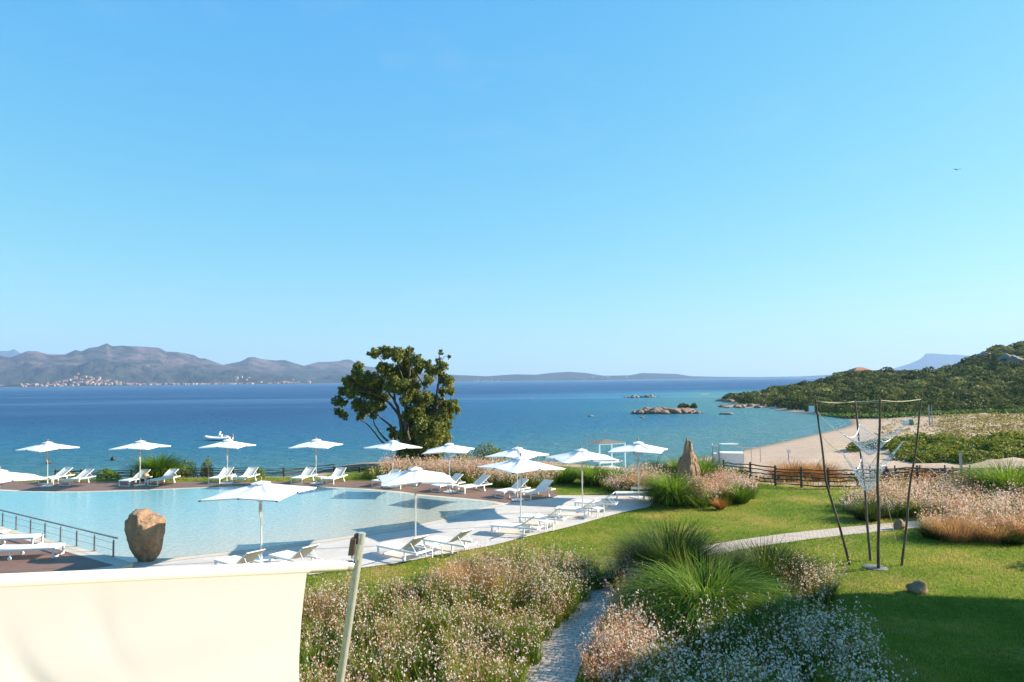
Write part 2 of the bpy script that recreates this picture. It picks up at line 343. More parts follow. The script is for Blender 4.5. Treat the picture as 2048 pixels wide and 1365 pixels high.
def mountmat(name, g1, g2, rk, amt):
    m, nt, p = new_mat(name); p.inputs['Roughness'].default_value = 1.0; p.inputs['Specular IOR Level'].default_value = 0.0
    v = objvec(nt); g = ramp(nt, ntex(nt, v, 0.010, 10, 0.8), [(0.36, g1), (0.62, g2)])
    r = ramp(nt, ntex(nt, objvec(nt), 0.0050, 10, 0.78), [(amt, (0, 0, 0)), (amt + 0.12, (1, 1, 1))])
    hz = nt.nodes.new('ShaderNodeSeparateXYZ'); nt.links.new(v, hz.inputs[0])
    mr = nt.nodes.new('ShaderNodeMapRange'); mr.inputs[1].default_value = 60; mr.inputs[2].default_value = 130; nt.links.new(hz.outputs[2], mr.inputs[0])
    f = mixc(nt, 1.0, r, mr.outputs[0], 'MULTIPLY'); nt.links.new(mixc(nt, f, g, rk), p.inputs['Base Color'])
    bump(nt, p, ntex(nt, v, 0.012, 10, 0.75), 1.0, 30.0); return m
M['mount'] = mountmat('mountain_scrub', (0.012, 0.022, 0.016), (0.055, 0.062, 0.040), (0.17, 0.115, 0.105), 0.46)
M['farmount'] = mountmat('far_mountain', (0.02, 0.025, 0.03), (0.04, 0.045, 0.045), (0.06, 0.055, 0.055), 0.5)

GREEN = [(0.0, (0.030, 0.055, 0.012)), (0.5, (0.065, 0.105, 0.022)), (1.0, (0.13, 0.17, 0.035))]
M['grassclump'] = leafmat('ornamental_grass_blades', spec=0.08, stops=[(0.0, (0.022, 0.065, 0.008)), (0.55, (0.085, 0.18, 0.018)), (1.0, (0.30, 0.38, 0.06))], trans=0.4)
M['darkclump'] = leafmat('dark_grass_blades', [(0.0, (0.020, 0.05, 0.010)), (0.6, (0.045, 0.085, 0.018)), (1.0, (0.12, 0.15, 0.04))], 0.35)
M['turf'] = leafmat('turf_blades', [(0.0, (0.09, 0.17, 0.014)), (0.6, (0.20, 0.27, 0.03)), (1.0, (0.38, 0.31, 0.10))], 0.4)
M['dry'] = leafmat('dry_feather_grass', [(0.0, (0.36, 0.18, 0.07)), (0.6, (0.56, 0.33, 0.15)), (1.0, (0.64, 0.43, 0.23))], 0.45, tcol=(1.1, 1.0, 0.9))
M['orange'] = leafmat('orange_dry_grass', [(0.0, (0.24, 0.10, 0.025)), (0.6, (0.42, 0.20, 0.05)), (1.0, (0.55, 0.32, 0.09))], 0.35, tcol=(1.1, 1.0, 0.8))
M['gleaf'] = leafmat('gaura_leaves', [(0.0, (0.025, 0.06, 0.007)), (0.5, (0.115, 0.20, 0.016)), (1.0, (0.32, 0.30, 0.05))], 0.35)
M['gstem'] = leafmat('gaura_stems', [(0.0, (0.36, 0.14, 0.05)), (0.5, (0.50, 0.28, 0.09)), (0.7, (0.30, 0.30, 0.05)), (1.0, (0.20, 0.27, 0.035))], 0.3, tcol=(1.1, 1.0, 0.9))
M['petal'] = leafmat('gaura_petals', [(0.0, (0.80, 0.76, 0.69)), (0.45, (0.80, 0.64, 0.54)), (0.8, (0.74, 0.45, 0.35)), (1.0, (0.55, 0.22, 0.15))], 0.4, tcol=(1.0, 0.96, 0.94))
M['oak'] = leafmat('tree_leaves', [(0.0, (0.045, 0.065, 0.014)), (0.5, (0.145, 0.17, 0.033)), (0.85, (0.30, 0.29, 0.065)), (1.0, (0.32, 0.19, 0.05))], 0.25, 0.5, 0.2)
M['maquis'] = leafmat('maquis_leaves', [(0.0, (0.028, 0.046, 0.012)), (0.45, (0.082, 0.105, 0.025)), (0.8, (0.18, 0.19, 0.052)), (1.0, (0.30, 0.29, 0.095))], 0.2, 0.7, 0.08)
M['bush'] = leafmat('bright_shrub_leaves', [(0.0, (0.06, 0.09, 0.010)), (0.5, (0.15, 0.18, 0.02)), (1.0, (0.30, 0.28, 0.05))], 0.35)
M['vivid'] = leafmat('vivid_creeper_leaves', [(0.0, (0.03, 0.075, 0.010)), (0.5, (0.07, 0.14, 0.018)), (1.0, (0.14, 0.20, 0.03))], 0.3)

# ------------------------------------------------------------------ terrain
shore_px = [(1400, 916), (1480, 902), (1560, 885), (1640, 867), (1690, 855), (1704, 846), (1690, 838), (1650, 831), (1600, 826), (1560, 821), (1540, 817.5), (1490, 815), (1452, 813), (1470, 806), (1440, 801.5), (1470, 796)]
shore = [Vector((-900, 55, 0)), Vector((-60, 53, 0)), Vector((-22, 53, 0)), Vector((-11, 57.5, 0)), Vector((-4, 60, 0)), Vector((8, 66, 0))] + [G(x, y, SEA) for x, y in shore_px] + [Vector((115, 330, 0)), Vector((170, 420, 0)), Vector((900, 600, 0))]
shore = [Vector((p.x, p.y, 0)) for p in spline(shore, 5)]
landpoly = shore + [Vector((900, -200, 0)), Vector((-900, -200, 0))]
plateau = [(-900, 45.8), (-13, 46.3), (-11.5, 54), (-4, 55.5), (3, 53), (8, 48), (12, 43.5), (16, 40.8), (25, 39.3), (60, 37), (60, -60), (-900, -60)]
A_ = np.array([.10, .28, .297, .34, .39, .44, .476, .533, .576, .626, .661, .697, .731, .804, .98, 2.0])
YB = np.array([300, 280, 262, 215, 190, 165, 150, 142, 140, 140, 140, 138, 136, 130, 120, 110.])
_rp = [(1440, 803, 285), (1500, 792, 272), (1570, 779, 265), (1640, 768, 268), (1690, 752, 275), (1770, 749, 280), (1830, 752, 280), (1900, 745, 280), (1950, 721, 285), (2000, 701, 290), (2048, 693, 300), (2150, 672, 300)]
ZR = np.array([-2, -2] + [D(*q).z - 0.6 for q in _rp] + [22, 24.])
YR = np.array([300, 290] + [q[2] for q in _rp] + [300, 300.])
def height(x, y):
    x = np.asarray(x, float); y = np.asarray(y, float)
    d = dist_line(x, y, shore); s = np.where(in_poly(x, y, landpoly), d, -d)
    zb = np.where(s > 0, SEA + np.minimum(s * 0.075, 1.0) + np.clip((s - 14) * 0.03, 0, 0.8), SEA + np.maximum(s * 0.08, -5))
    dp = dist_line(x, y, plateau, True); dp = np.where(in_poly(x, y, plateau), 0, dp)
    w = np.clip(dp / 9.0, 0, 1); w = w * w * (3 - 2 * w)
    z = -0.03 * (1 - w) + zb * w
    a = x / np.maximum(y, 1); yb = np.interp(a, A_, YB); yr = np.interp(a, A_, YR); zr = np.interp(a, A_, ZR)
    t = np.clip((y - yb) / np.maximum(yr - yb, 5), 0, 1); t = t * t * (1.7 - 0.7 * t)
    hill = (zr + 1.2) * t * np.clip(s / 12, 0, 1) * (y > 60)
    return z + hill, s, t
def h1(x, y): return float(height(np.array([x]), np.array([y]))[0][0])
gx = np.concatenate([np.arange(-100, -40, 6), np.arange(-40, 130, 1.5), np.arange(130, 330, 4)]); gy = np.concatenate([np.arange(-40, 30, 5), np.arange(30, 200, 1.5), np.arange(200, 420, 4)])
XX, YY = np.meshgrid(gx, gy); hz, ss, tt = height(XX, YY)
fb = np.array([noise.fractal(Vector((x * 0.25, y * 0.25, 3)), 1.0, 2.0, 4) for x, y in zip(XX.ravel(), YY.ravel())]).reshape(XX.shape)
outp = ~in_poly(XX, YY, plateau)
hz = hz + np.where(outp & (ss > 2), fb * np.clip((ss - 2) / 14, 0, 1) * 0.35, 0)
nx, ny = len(gx), len(gy); idx = np.arange(nx * ny).reshape(ny, nx)
Fq = np.stack([idx[:-1, :-1], idx[:-1, 1:], idx[1:, 1:], idx[1:, :-1]], -1).reshape(-1, 4)
gnd = np_mesh('ground', np.stack([XX, YY, hz], -1).reshape(-1, 3), Fq, M['ground'], smooth=True); tag(gnd, kind='structure')
veg = np.clip(tt * 12, 0, 1); veg = np.where(YY > 60, veg, 0) * np.clip((ss - 1.5) / 4, 0, 1)
for nm, arr in (('veg', veg), ('wet', np.clip(1 - ss / 1.6, 0, 1) * (ss > -5))):
    at = gnd.data.attributes.new(nm, 'FLOAT', 'POINT'); at.data.foreach_set('value', arr.astype(np.float32).ravel())
def ground_z(x, y): return h1(x, y)
lawn = sheet('lawn', [(-60, 45.6), (-13, 46.2), (-10, 52), (-4, 53), (3, 51), (8, 47), (12, 43), (16, 40.5), (25, 39), (45, 37.6), (45, -25), (-60, -25)], 0.0, M['lawn'])

# sea: rings of quads so that the shallow water near the shore has its own colour
sx = np.concatenate([[-11500, -3000, -1000, -400], np.arange(-200, 200, 8), [220, 300, 500, 1000, 3000, 11500]]); sy = np.concatenate([[-500, 0], np.arange(40, 320, 6), [340, 400, 550, 800, 1300, 2500, 5000, 11500]])
SX, SY = np.meshgrid(sx, sy); dd = dist_line(SX, SY, shore); sh = np.clip(1.0 - dd / 150.0, 0, 1) ** 1.6
sh = np.where(SY > 400, 0, sh); idx = np.arange(SX.size).reshape(SX.shape)
Fq = np.stack([idx[:-1, :-1], idx[:-1, 1:], idx[1:, 1:], idx[1:, :-1]], -1).reshape(-1, 4)
sea = np_mesh('sea', np.stack([SX, SY, np.full(SX.shape, SEA)], -1).reshape(-1, 3), Fq, M['sea']); tag(sea, kind='structure')
at = sea.data.attributes.new('shallow', 'FLOAT', 'POINT'); at.data.foreach_set('value', sh.astype(np.float32).ravel())

# ------------------------------------------------------------------ far mountains
prof = [(-200, 712), (-60, 720), (0, 712), (19, 716), (53, 703), (72, 703), (94, 709), (129, 709), (150, 700.5), (162, 703), (176, 697), (195, 694.6), (212, 688), (223, 693.7), (244, 691.7), (273, 693), (303, 695), (316, 695.6), (332, 704), (355, 705), (387, 711), (398, 717), (409, 717), (446, 730), (481, 723), (497, 714.4), (509, 714.4), (528, 719), (552, 721), (569, 720), (587, 726), (608, 732), (634, 725), (673, 723.6), (690, 720), (700, 720), (716, 728), (731, 733), (747, 734.5), (800, 741), (900, 750), (972, 753), (1032, 749), (1072, 750), (1104, 746), (1140, 744), (1172, 746), (1208, 752), (1260, 751), (1284, 746.4), (1352, 748), (1384, 753), (1440, 754), (1520, 754.5), (1600, 753.5), (1680, 749), (1780, 748)]
ppx = np.array([p[0] for p in prof], float); ppy = np.array([p[1] for p in prof], float)
def m_shore(px): return np.interp(px, [-200, 0, 250, 500, 700, 900, 1100, 1300, 1450, 1780], [3000, 3050, 3300, 3700, 4300, 5000, 5300, 5600, 6200, 6800])
pxs_s = np.arange(-200, 1781, 5.0); _k = np.exp(-(np.arange(-40, 41) / 16.0) ** 2); ppy_s = np.convolve(np.pad(np.interp(pxs_s, ppx, ppy), 40, 'edge'), _k / _k.sum(), 'valid')
def m_point(px, t):
    ys = float(m_shore(px)); yr = ys * (1.38 if px < 780 else 1.15); Y = ys + (yr - ys) * t
    zr = D(px, float(np.interp(px, ppx, ppy)), yr).z; zs_ = D(px, float(np.interp(px, pxs_s, ppy_s)), yr).z; wz = t ** 2.5; zr = zs_ * (1 - wz) + zr * wz; X = D(px, 765, Y).x
    n = noise.fractal(Vector((X * 0.0034, Y * 0.0034, 0.5)), 0.75, 2.1, 8)
    rid = noise.ridged_multi_fractal(Vector((X * 0.0012, Y * 0.0012, 4.5)), 0.9, 2.0, 5, 1.0, 2.0)
    tt = t ** 1.35
    z = SEA + (zr - SEA) * tt + (n * 0.17 + (rid - 1.2) * 0.17) * (zr - SEA) * min(1, 4 * t) * (1 - t) * 2.2
    if t >= 0.99: z += n * 0.016 * (zr - SEA)
    return Vector((X, Y, max(z, SEA + 0.5 + 5 * t)))
pxs = np.arange(-200, 1781, 2.5); ts = np.concatenate([np.linspace(0, 1, 56)])
V = [];
for px in pxs:
    col = [m_point(px, t) for t in ts]; e = col[-1]
    V.append([Vector((col[0].x, col[0].y, SEA - 3))] + col + [Vector((e.x * 1.25, e.y * 1.25, SEA - 3))])
nr = len(V[0]); arr = np.array([[tuple(p) for p in c] for c in V]).reshape(-1, 3); idx = np.arange(len(arr)).reshape(len(pxs), nr)
Fq = np.stack([idx[:-1, :-1], idx[1:, :-1], idx[1:, 1:], idx[:-1, 1:]], -1).reshape(-1, 4)
tag(np_mesh('hills', arr, Fq, M['mount'], smooth=True), kind='structure')
def range_mesh(name, pts, Y, depth, rough):
    px0 = np.array([p[0] for p in pts], float); py0 = np.array([p[1] for p in pts], float); cols = []
    for px in np.arange(px0[0], px0[-1] + 0.1, 2.0):
        z = D(px, float(np.interp(px, px0, py0)), Y).z; X = D(px, 750, Y).x; c = [Vector((X * (1 - depth), Y * (1 - depth), SEA - 5))]
        for t in np.linspace(0.08, 1, 10):
            k = 1 - depth * (1 - t); n = noise.fractal(Vector((X * 0.003, Y * k * 0.003, 9)), 0.9, 2.0, 6)
            c.append(Vector((X * k, Y * k, max(SEA, (z * t ** 1.2) + n * rough * z * (0.15 + 0.85 * (1 - t)) * t))))
        c.append(Vector((X * 1.1, Y * 1.1, SEA - 5))); cols.append(c)
    a = np.array([[tuple(p) for p in c] for c in cols]); idx = np.arange(a.shape[0] * a.shape[1]).reshape(a.shape[:2])
    Fq = np.stack([idx[:-1, :-1], idx[1:, :-1], idx[1:, 1:], idx[:-1, 1:]], -1).reshape(-1, 4)
    return tag(np_mesh(name, a.reshape(-1, 3), Fq, M['farmount'], smooth=True), kind='structure')
range_mesh('flat_topped_mountain', [(1690, 757), (1765, 742), (1790, 737), (1820, 728), (1838, 721), (1848, 714), (1853, 707.5), (1872, 707), (1900, 709.5), (1925, 710.5), (1950, 712), (1990, 722), (2060, 735), (2110, 752)], 9600, 0.12, 0.18)
range_mesh('distant_peaks', [(-120, 735), (-60, 706), (-20, 705), (5, 701), (15, 702), (26, 698), (34, 703), (44, 707), (70, 722), (110, 740)], 9300, 0.12, 0.25)

# town houses on the far shore
def house_mesh(w, d, h, rh):
    mb = MB(); mb.box((0, 0, h / 2 - 2), (w, d, h + 4))
    o = 0.6; z = h + 0.003
    vs = [(-w / 2 - o, -d / 2 - o, z), (w / 2 + o, -d / 2 - o, z), (w / 2 + o, d / 2 + o, z), (-w / 2 - o, d / 2 + o, z), (-w / 2 + d * .3, 0, z + rh), (w / 2 - d * .3, 0, z + rh)]
    mb.add(vs, [(0, 1, 5, 4), (2, 3, 4, 5), (1, 2, 5), (3, 0, 4), (3, 2, 1, 0)]); return mb
protos = []
for i, (w, d, h, rh, mt) in enumerate([(12, 9, 6, 2.4, 'housewall'), (20, 10, 6.5, 2.4, 'housewall'), (10, 9, 8, 2, 'houseochre'), (28, 11, 6, 2.5, 'houseochre')]):
    o = house_mesh(w, d, h, rh).build('house', M[mt]); o.data.materials.append(M['terracotta'])
    for p_ in list(o.data.polygons)[-5:-1]: p_.material_index = 1
    protos.append(o)
first = [True] * 4; hr = random.Random(5)
labels = ['small pale plastered house under a terracotta roof in the far shore town', 'long pale plastered house under a terracotta roof in the far shore town', 'small ochre house under a terracotta roof in the far shore town', 'long ochre building under a terracotta roof in the far shore town']
bands = [(40, 130, 0.01, 0.13, 34), (130, 200, 0.015, 0.20, 50), (190, 400, 0.01, 0.16, 82), (380, 520, 0.01, 0.11, 42), (530, 620, 0.015, 0.09, 24), (0, 60, 0.30, 0.46, 20), (60, 180, 0.2, 0.36, 12), (470, 500, 0.16, 0.22, 6), (900, 1010, 0.05, 0.30, 12), (1150, 1260, 0.1, 0.4, 12)]
for x0, x1, t0, t1, n in bands:
    for k in range(n):
        px = hr.uniform(x0, x1); t = t0 + (t1 - t0) * hr.random() ** 1.3; p = m_point(px, t); i = hr.choices(range(4), (5, 3, 3, 1.5))[0]
        if first[i]: o = protos[i]; first[i] = False
        else: o = protos[i].copy(); COL.objects.link(o)
        o.location = p; o.rotation_euler.z = hr.uniform(-0.6, 0.6); sc_ = hr.uniform(0.6, 1.05); o.scale = (sc_,) * 3
        tag(o, labels[i], 'house', 'houses of the far shore town')
# ------------------------------------------------------------------ rocks
def rock(name, loc, rad, seed, mat, sub=4, amp=0.35, freq=1.1, shape=None, parent=None, flat=False):
    bm = bmesh.new(); bmesh.ops.create_icosphere(bm, subdivisions=sub, radius=1.0); off = Vector((seed * 7.3, seed * 3.1, seed * 1.7))
    for v in bm.verts:
        d = v.co.normalized(); n = noise.fractal(d * freq + off, 0.9, 2.0, 6)
        c = noise.cell(d * 2.2 + off) if False else noise.voronoi(d * 1.6 + off)[0][0]
        r = 1 + amp * n - 0.22 * amp * 3 * max(0, 0.45 - c)
        q = d * r
        if shape: q = shape(q)
        v.co = Vector((q.x * rad[0], q.y * rad[1], q.z * rad[2]))
    for f in bm.faces: f.smooth = not flat
    me = bpy.data.meshes.new(name); bm.to_mesh(me); bm.free(); me.materials.append(mat)
    o = bpy.data.objects.new(name, me); o.location = loc; return link(o, parent)

# ------------------------------------------------------------------ foliage generators (numpy)
def blades(base, az, L, lean, bend, w, segs=4, wtip=0.12):
    n = len(az); th = lean.copy(); P = base.copy(); side = np.stack([-np.sin(az), np.cos(az), np.zeros(n)], -1)
    rows = []
    for k in range(segs + 1):
        ww = (w * (1 - (1 - wtip) * (k / segs) ** 1.5))[:, None]
        rows += [P - side * ww / 2, P + side * ww / 2]
        st = (L / segs)[:, None]; P = P + np.stack([np.sin(th) * np.cos(az), np.sin(th) * np.sin(az), np.cos(th)], -1) * st
        th = th + bend / segs
    V = np.stack(rows, 1); m = 2 * (segs + 1); b = (np.arange(n) * m)[:, None, None]
    q = np.array([[2 * k, 2 * k + 1, 2 * k + 3, 2 * k + 2] for k in range(segs)])[None]
    return V.reshape(-1, 3), (b + q).reshape(-1, 4)
def rdir(n, rg):
    v = rg.normal(size=(n, 3)); return v / np.linalg.norm(v, axis=1)[:, None]
def leaves(C, size, rg, asp=0.6, nrm=None, jit=0.8):
    n = len(C); a = rdir(n, rg)
    if nrm is not None:
        N = nrm + a * jit; N /= np.linalg.norm(N, axis=1)[:, None]; u = np.cross(N, rdir(n, rg)); u /= np.linalg.norm(u, axis=1)[:, None] + 1e-9; v = np.cross(N, u)
    else:
        u = a; v = np.cross(u, rdir(n, rg)); v /= np.linalg.norm(v, axis=1)[:, None] + 1e-9
    s = np.broadcast_to(np.asarray(size), (n,))[:, None]
    V = np.stack([C + u * s, C + v * s * asp, C - u * s, C - v * s * asp], 1).reshape(-1, 3)
    return V, np.arange(4 * n).reshape(-1, 4)
def merge(parts):           # [(V, F, tint, midx)]
    Vs, Fs, Ts, Ms = [], [], [], []; o = 0
    for V, Fc, t, m in parts:
        Vs.append(V); Fs.append(Fc + o); Ts.append(np.broadcast_to(t, (len(Fc),))); Ms.append(np.full(len(Fc), m)); o += len(V)
    return np.concatenate(Vs), np.concatenate(Fs), np.concatenate(Ts), np.concatenate(Ms)
def lump_r(dirs, rg, k=9, amp=0.45):
    c = rdir(k, rg); h = rg.uniform(0.3, 1.0, k); r = np.full(len(dirs), 0.68)
    for i in range(k):
        r = np.maximum(r, 0.68 + amp * h[i] * np.clip((dirs @ c[i] - 0.55) / 0.45, 0, 1) ** 0.7)
    return r
def bush_data(rad, n, leaf, rg, asp=0.6, up=True, fill=0.5, k=9):
    d = rdir(n, rg)
    if up: d[:, 2] = np.abs(d[:, 2]) * 1.0 - 0.12; d /= np.linalg.norm(d, axis=1)[:, None]
    r = lump_r(d, rg, k) * (fill + (1 - fill) * rg.random(n) ** 0.4)
    C = d * r[:, None] * np.array(rad); nr_ = d / np.array(rad); nr_ /= np.linalg.norm(nr_, axis=1)[:, None]
    V, Fc = leaves(C, leaf * rg.uniform(0.6, 1.25, n), rg, asp, nr_, 0.9)
    t = np.clip(rg.normal(0.42, 0.22, n), 0, 1); return V, Fc, t
def shrub(name, label, cat, loc, rad, n, leaf, mat, seed, group=None, k=9, tshift=0.0, stem=True):
    rg = np.random.default_rng(seed); root = empty(name, loc, 0); tag(root, label, cat, group)
    V, Fc, t = bush_data((rad[0], rad[1], rad[2]), n, leaf, rg, k=k)
    np_mesh('foliage', V, Fc, mat, np.clip(t + tshift, 0, 1), parent=root)
    mb = MB()
    for i in range(6):
        a = rg.uniform(0, 6.28); q = Vector((rad[0] * .5 * math.cos(a), rad[1] * .5 * math.sin(a), rad[2] * .6))
        mb.tube([Vector((0, 0, -0.2)), q * 0.5 + Vector((0, 0, .05)), q], [0.05 * rad[2] / 1.2, .035 * rad[2] / 1.2, .012], 5)
    mb.build('stem', M['bark'], root); return root
def clump(name, label, cat, loc, R_, H, n, seed, mat, w=0.014, group=None, bend=(0.7, 1.9), lean=(0.0, 0.75), segs=5, tmean=0.45, seedheads=0):
    rg = np.random.default_rng(seed); a = rg.uniform(0, 6.283, n); r = R_ * 0.55 * np.sqrt(rg.random(n)); az = a + rg.normal(0, 0.5, n)
    base = np.stack([r * np.cos(a), r * np.sin(a), np.full(n, -0.02)], -1); f = r / (R_ * 0.55)
    L = H * rg.uniform(0.75, 1.3, n); ln = (lean[0] + (lean[1] - lean[0]) * f) * rg.uniform(0.6, 1.1, n)
    V, Fc = blades(base, az, L, ln, rg.uniform(*bend, n), w * rg.uniform(0.6, 1.3, n), segs)
    V[:, 2] = np.maximum(V[:, 2], 0.01)
    t = np.repeat(np.clip(rg.normal(tmean, 0.25, n), 0, 1), segs)
    root = empty(name, loc, 0); tag(root, label, cat, group); np_mesh('foliage', V, Fc, mat, t, parent=root)
    if seedheads:
        m = seedheads; a = rg.uniform(0, 6.283, m); r = R_ * .3 * np.sqrt(rg.random(m)); b = np.stack([r * np.cos(a), r * np.sin(a), np.zeros(m)], -1)
        V, Fc = blades(b, a, H * rg.uniform(.95, 1.2, m), rg.uniform(0, .35, m), rg.uniform(0.0, .4, m), np.full(m, .007), 4, .6)
        np_mesh('flower_stalk', V, Fc, M['gstem'], np.full(len(Fc), .9), parent=root)
    return root
def gaura(name, label, poly, nl, nst, seed, H=0.85, fsize=0.019, per=5, zf=None, fol=0.56, pink=0.35, stemw=0.005, group=None, dryfrac=0.0, hole=None):
    rg = np.random.default_rng(seed); cx = sum(p[0] for p in poly) / len(poly); cy = sum(p[1] for p in poly) / len(poly)
    def pts(n):
        x, y = scatter(poly, n, rg); return x, y
    # plants: clustered centres give the bed lumps and gaps
    area = abs(sum(poly[i][0] * poly[(i + 1) % len(poly)][1] - poly[(i + 1) % len(poly)][0] * poly[i][1] for i in range(len(poly)))) / 2
    nc = max(6, int(area / 0.26)); px, py = pts(nc); ph = rg.uniform(0.6, 1.2, nc); pp = rg.uniform(-0.3, 0.35, nc); pr = rg.uniform(0.30, 0.65, nc); pg = rg.uniform(-0.35, 0.4, nc)
    parts = []
    c = rg.integers(0, nc, nl); a = rg.uniform(0, 6.283, nl); r = pr[c] * np.sqrt(rg.random(nl)); bx = px[c] + r * np.cos(a) * .7; by = py[c] + r * np.sin(a) * .7
    base = np.stack([bx - cx, by - cy, np.full(nl, -0.01)], -1); L = H * fol * ph[c] * rg.uniform(0.5, 1.5, nl)
    V, Fc = blades(base, a + rg.normal(0, .6, nl), L, rg.uniform(0, .55, nl), rg.uniform(0.1, 1.1, nl), 0.018 * (fsize / .026) * rg.uniform(0.6, 1.4, nl), 3)
    parts.append((V, Fc, np.repeat(np.clip(rg.normal(.42, .2, nl) + pg[c], 0, 1), 3), 0))
    c = rg.integers(0, nc, nst); a = rg.uniform(0, 6.283, nst); r = pr[c] * np.sqrt(rg.random(nst)) * .6; bx = px[c] + r * np.cos(a); by = py[c] + r * np.sin(a)
    base = np.stack([bx - cx, by - cy, np.zeros(nst)], -1); L = H * ph[c] * rg.uniform(0.75, 1.35, nst); az = a + rg.normal(0, .7, nst); ln = rg.uniform(0, .5, nst); bd = rg.uniform(-.1, .7, nst)
    V, Fc = blades(base, az, L, ln, bd, np.full(nst, stemw), 4, .5)
    parts.append((V, Fc, np.repeat(rg.random(nst), 4), 1))
    Vs = V.reshape(nst, 5, 2, 3).mean(2)
    k = np.repeat(np.arange(nst), per); u = rg.uniform(1.9, 4.0, len(k)); i0 = np.minimum(u.astype(int), 3); fr = (u - i0)[:, None]
    P = Vs[k, i0] * (1 - fr) + Vs[k, i0 + 1] * fr + rg.normal(0, .018, (len(k), 3)) * (fsize / .019)
    s = fsize * rg.uniform(0.55, 1.3, len(k)); ft = np.clip(rg.normal(pink, .25, len(k)) + pp[c][k], 0, 1)
    for q in range(2):
        V, Fc = leaves(P + rg.normal(0, .004, P.shape), s, rg, 0.45); parts.append((V, Fc, ft, 2))
    V, Fc, t, mi = merge(parts)
    o = np_mesh(name, V, Fc, [M['gleaf'], M['gstem'], M['petal']], t, mi, loc=(cx, cy, zf if zf is not None else 0.0))
    tag(o, label, 'flowers', group, 'stuff'); return o

# ------------------------------------------------------------------ pool, deck, paving, path
Zp, Zd, Zc, Zw = 0.03, 0.05, 0.040, 0.046
far_px = [(-260, 968), (-120, 976), (0, 981.5), (70, 984.5), (149, 985), (264, 982), (340, 979), (432, 975.5), (510, 974), (586, 974), (650, 976), (715, 979), (790, 985), (839, 991.5), (917, 998), (985, 1005.5)]
near_px = [(1000, 1009), (975, 1012.5), (925, 1028), (872, 1041.5), (808, 1054), (740, 1064.5), (709, 1070), (646, 1079), (523, 1096.5), (453, 1104), (400, 1109.6), (330, 1118), (262, 1126)]
farW = spline([G(x, y, Zw) for x, y in far_px], 4); nearW = spline([G(x, y, Zw) for x, y in near_px], 4)
rail_px = [(236, 1115), (0, 1048), (-260, 975)]
railW = [G(262, 1126, 0.2)] + [G(x, y, 0.2) for x, y in rail_px]
pool = farW + nearW + [Vector((p.x, p.y, 0)) for p in railW[1:]]
na, nb = nearW[2], nearW[-3]; nd = (na - nb).normalized(); nrm = Vector((-nd.y, nd.x, 0))
def offset(pts, d):
    out = []
    for i, p in enumerate(pts):
        t = (pts[min(i + 1, len(pts) - 1)] - pts[max(i - 1, 0)]); t.z = 0; t.normalize(); out.append(p + Vector((-t.y, t.x, 0)) * d)
    return out
pav_px_near = [(1302, 1010), (1294, 1015), (1247, 1024.5), (1189, 1040), (1130, 1056), (1051, 1074), (984, 1091), (890, 1108), (808, 1124), (729, 1135), (600, 1152), (300, 1185), (-200, 1230)]
pav = [G(-260, 972, Zp), G(1000, 985, Zp), G(1100, 991, Zp), G(1202, 991, Zp), G(1270, 990, Zp), G(1315, 996, Zp)] + spline([G(x, y, Zp) for x, y in pav_px_near], 3)
sheet('paving', pav, Zp, M['paving'])
farO = offset(farW, 0.42); nearO = offset(nearW, 0.45)
cop = farO + nearO + [nearO[-1] + Vector((-2, -1, 0)), Vector((railW[-1].x, railW[-1].y - 1, 0))]
sheet('pool_coping', cop, Zc, M['coping'])
pw = sheet('pool_water', pool, Zw, poolmat(tuple(na), tuple(nrm)))
deck_far = [(-260, 958), (-40, 962), (130, 962), (250, 963), (400, 964), (560, 963.5), (700, 962), (800, 964), (900, 967), (960, 974), (1040, 979), (1105, 984), (1118, 990)]
dk = list(reversed([Vector((p.x, p.y, 0)) for p in offset(farW, 0.40)])) + [G(x, y, Zd) for x, y in deck_far]
dk = [G(1012, 1005.5, Zd)] + dk[1:] + [G(1106, 995, Zd)]
sheet('pool_deck', dk, Zd, M['deck'])
pth = spline([G(x, y, 0) for x, y in [(1075, 1440), (1095, 1365), (1125, 1300), (1160, 1240), (1205, 1180), (1275, 1140), (1350, 1116), (1420, 1101), (1500, 1087), (1600, 1073), (1690, 1063), (1780, 1054), (1860, 1047)]], 6)
wd = 0.56; l_ = offset(pth, wd); r_ = offset(pth, -wd)
V = np.array([tuple(p) for p in l_ + r_]); V[:, 2] = 0.012; n_ = len(pth)
tag(np_mesh('path', V, [(n_ + i, n_ + i + 1, i + 1, i) for i in range(n_ - 1)], M['path']), kind='structure')
# raised deck on the left with a stone border
Zr = 0.2
corner = G(266, 1127, Zr); c2 = G(225, 1143, Zr); rl = [G(236, 1116.5, Zr), G(0, 1053, Zr), G(-300, 972, Zr)]
rdk = [corner] + [rl[0], rl[1], rl[2], rl[2] + Vector((-3, -12, 0)), c2 + Vector((-14, -5.0, 0)), c2]
mb = MB(); mb.prism([(p.x, p.y) for p in reversed(rdk)], 0.0, Zr - 0.004); pf = mb.build('raised_platform', M['coping'], bevel=0); tag(pf, kind='structure')
bd_ = (rl[0] - rl[1]).normalized(); bn = Vector((bd_.y, -bd_.x, 0)); fd = (c2 - (c2 + Vector((-14, -5, 0)))).normalized()
fn = Vector((-fd.y, fd.x, 0))
inner = [G(228, 1131, Zr), rl[1] + bn * 0.55, rl[2] + bn * 0.55, rl[2] + Vector((-2.5, -11, 0)), c2 + Vector((-14, -5, 0)) + fn * 0.8, G(130, 1146, Zr), ]
sheet('upper_deck', inner, Zr + 0.004, M['deck'])

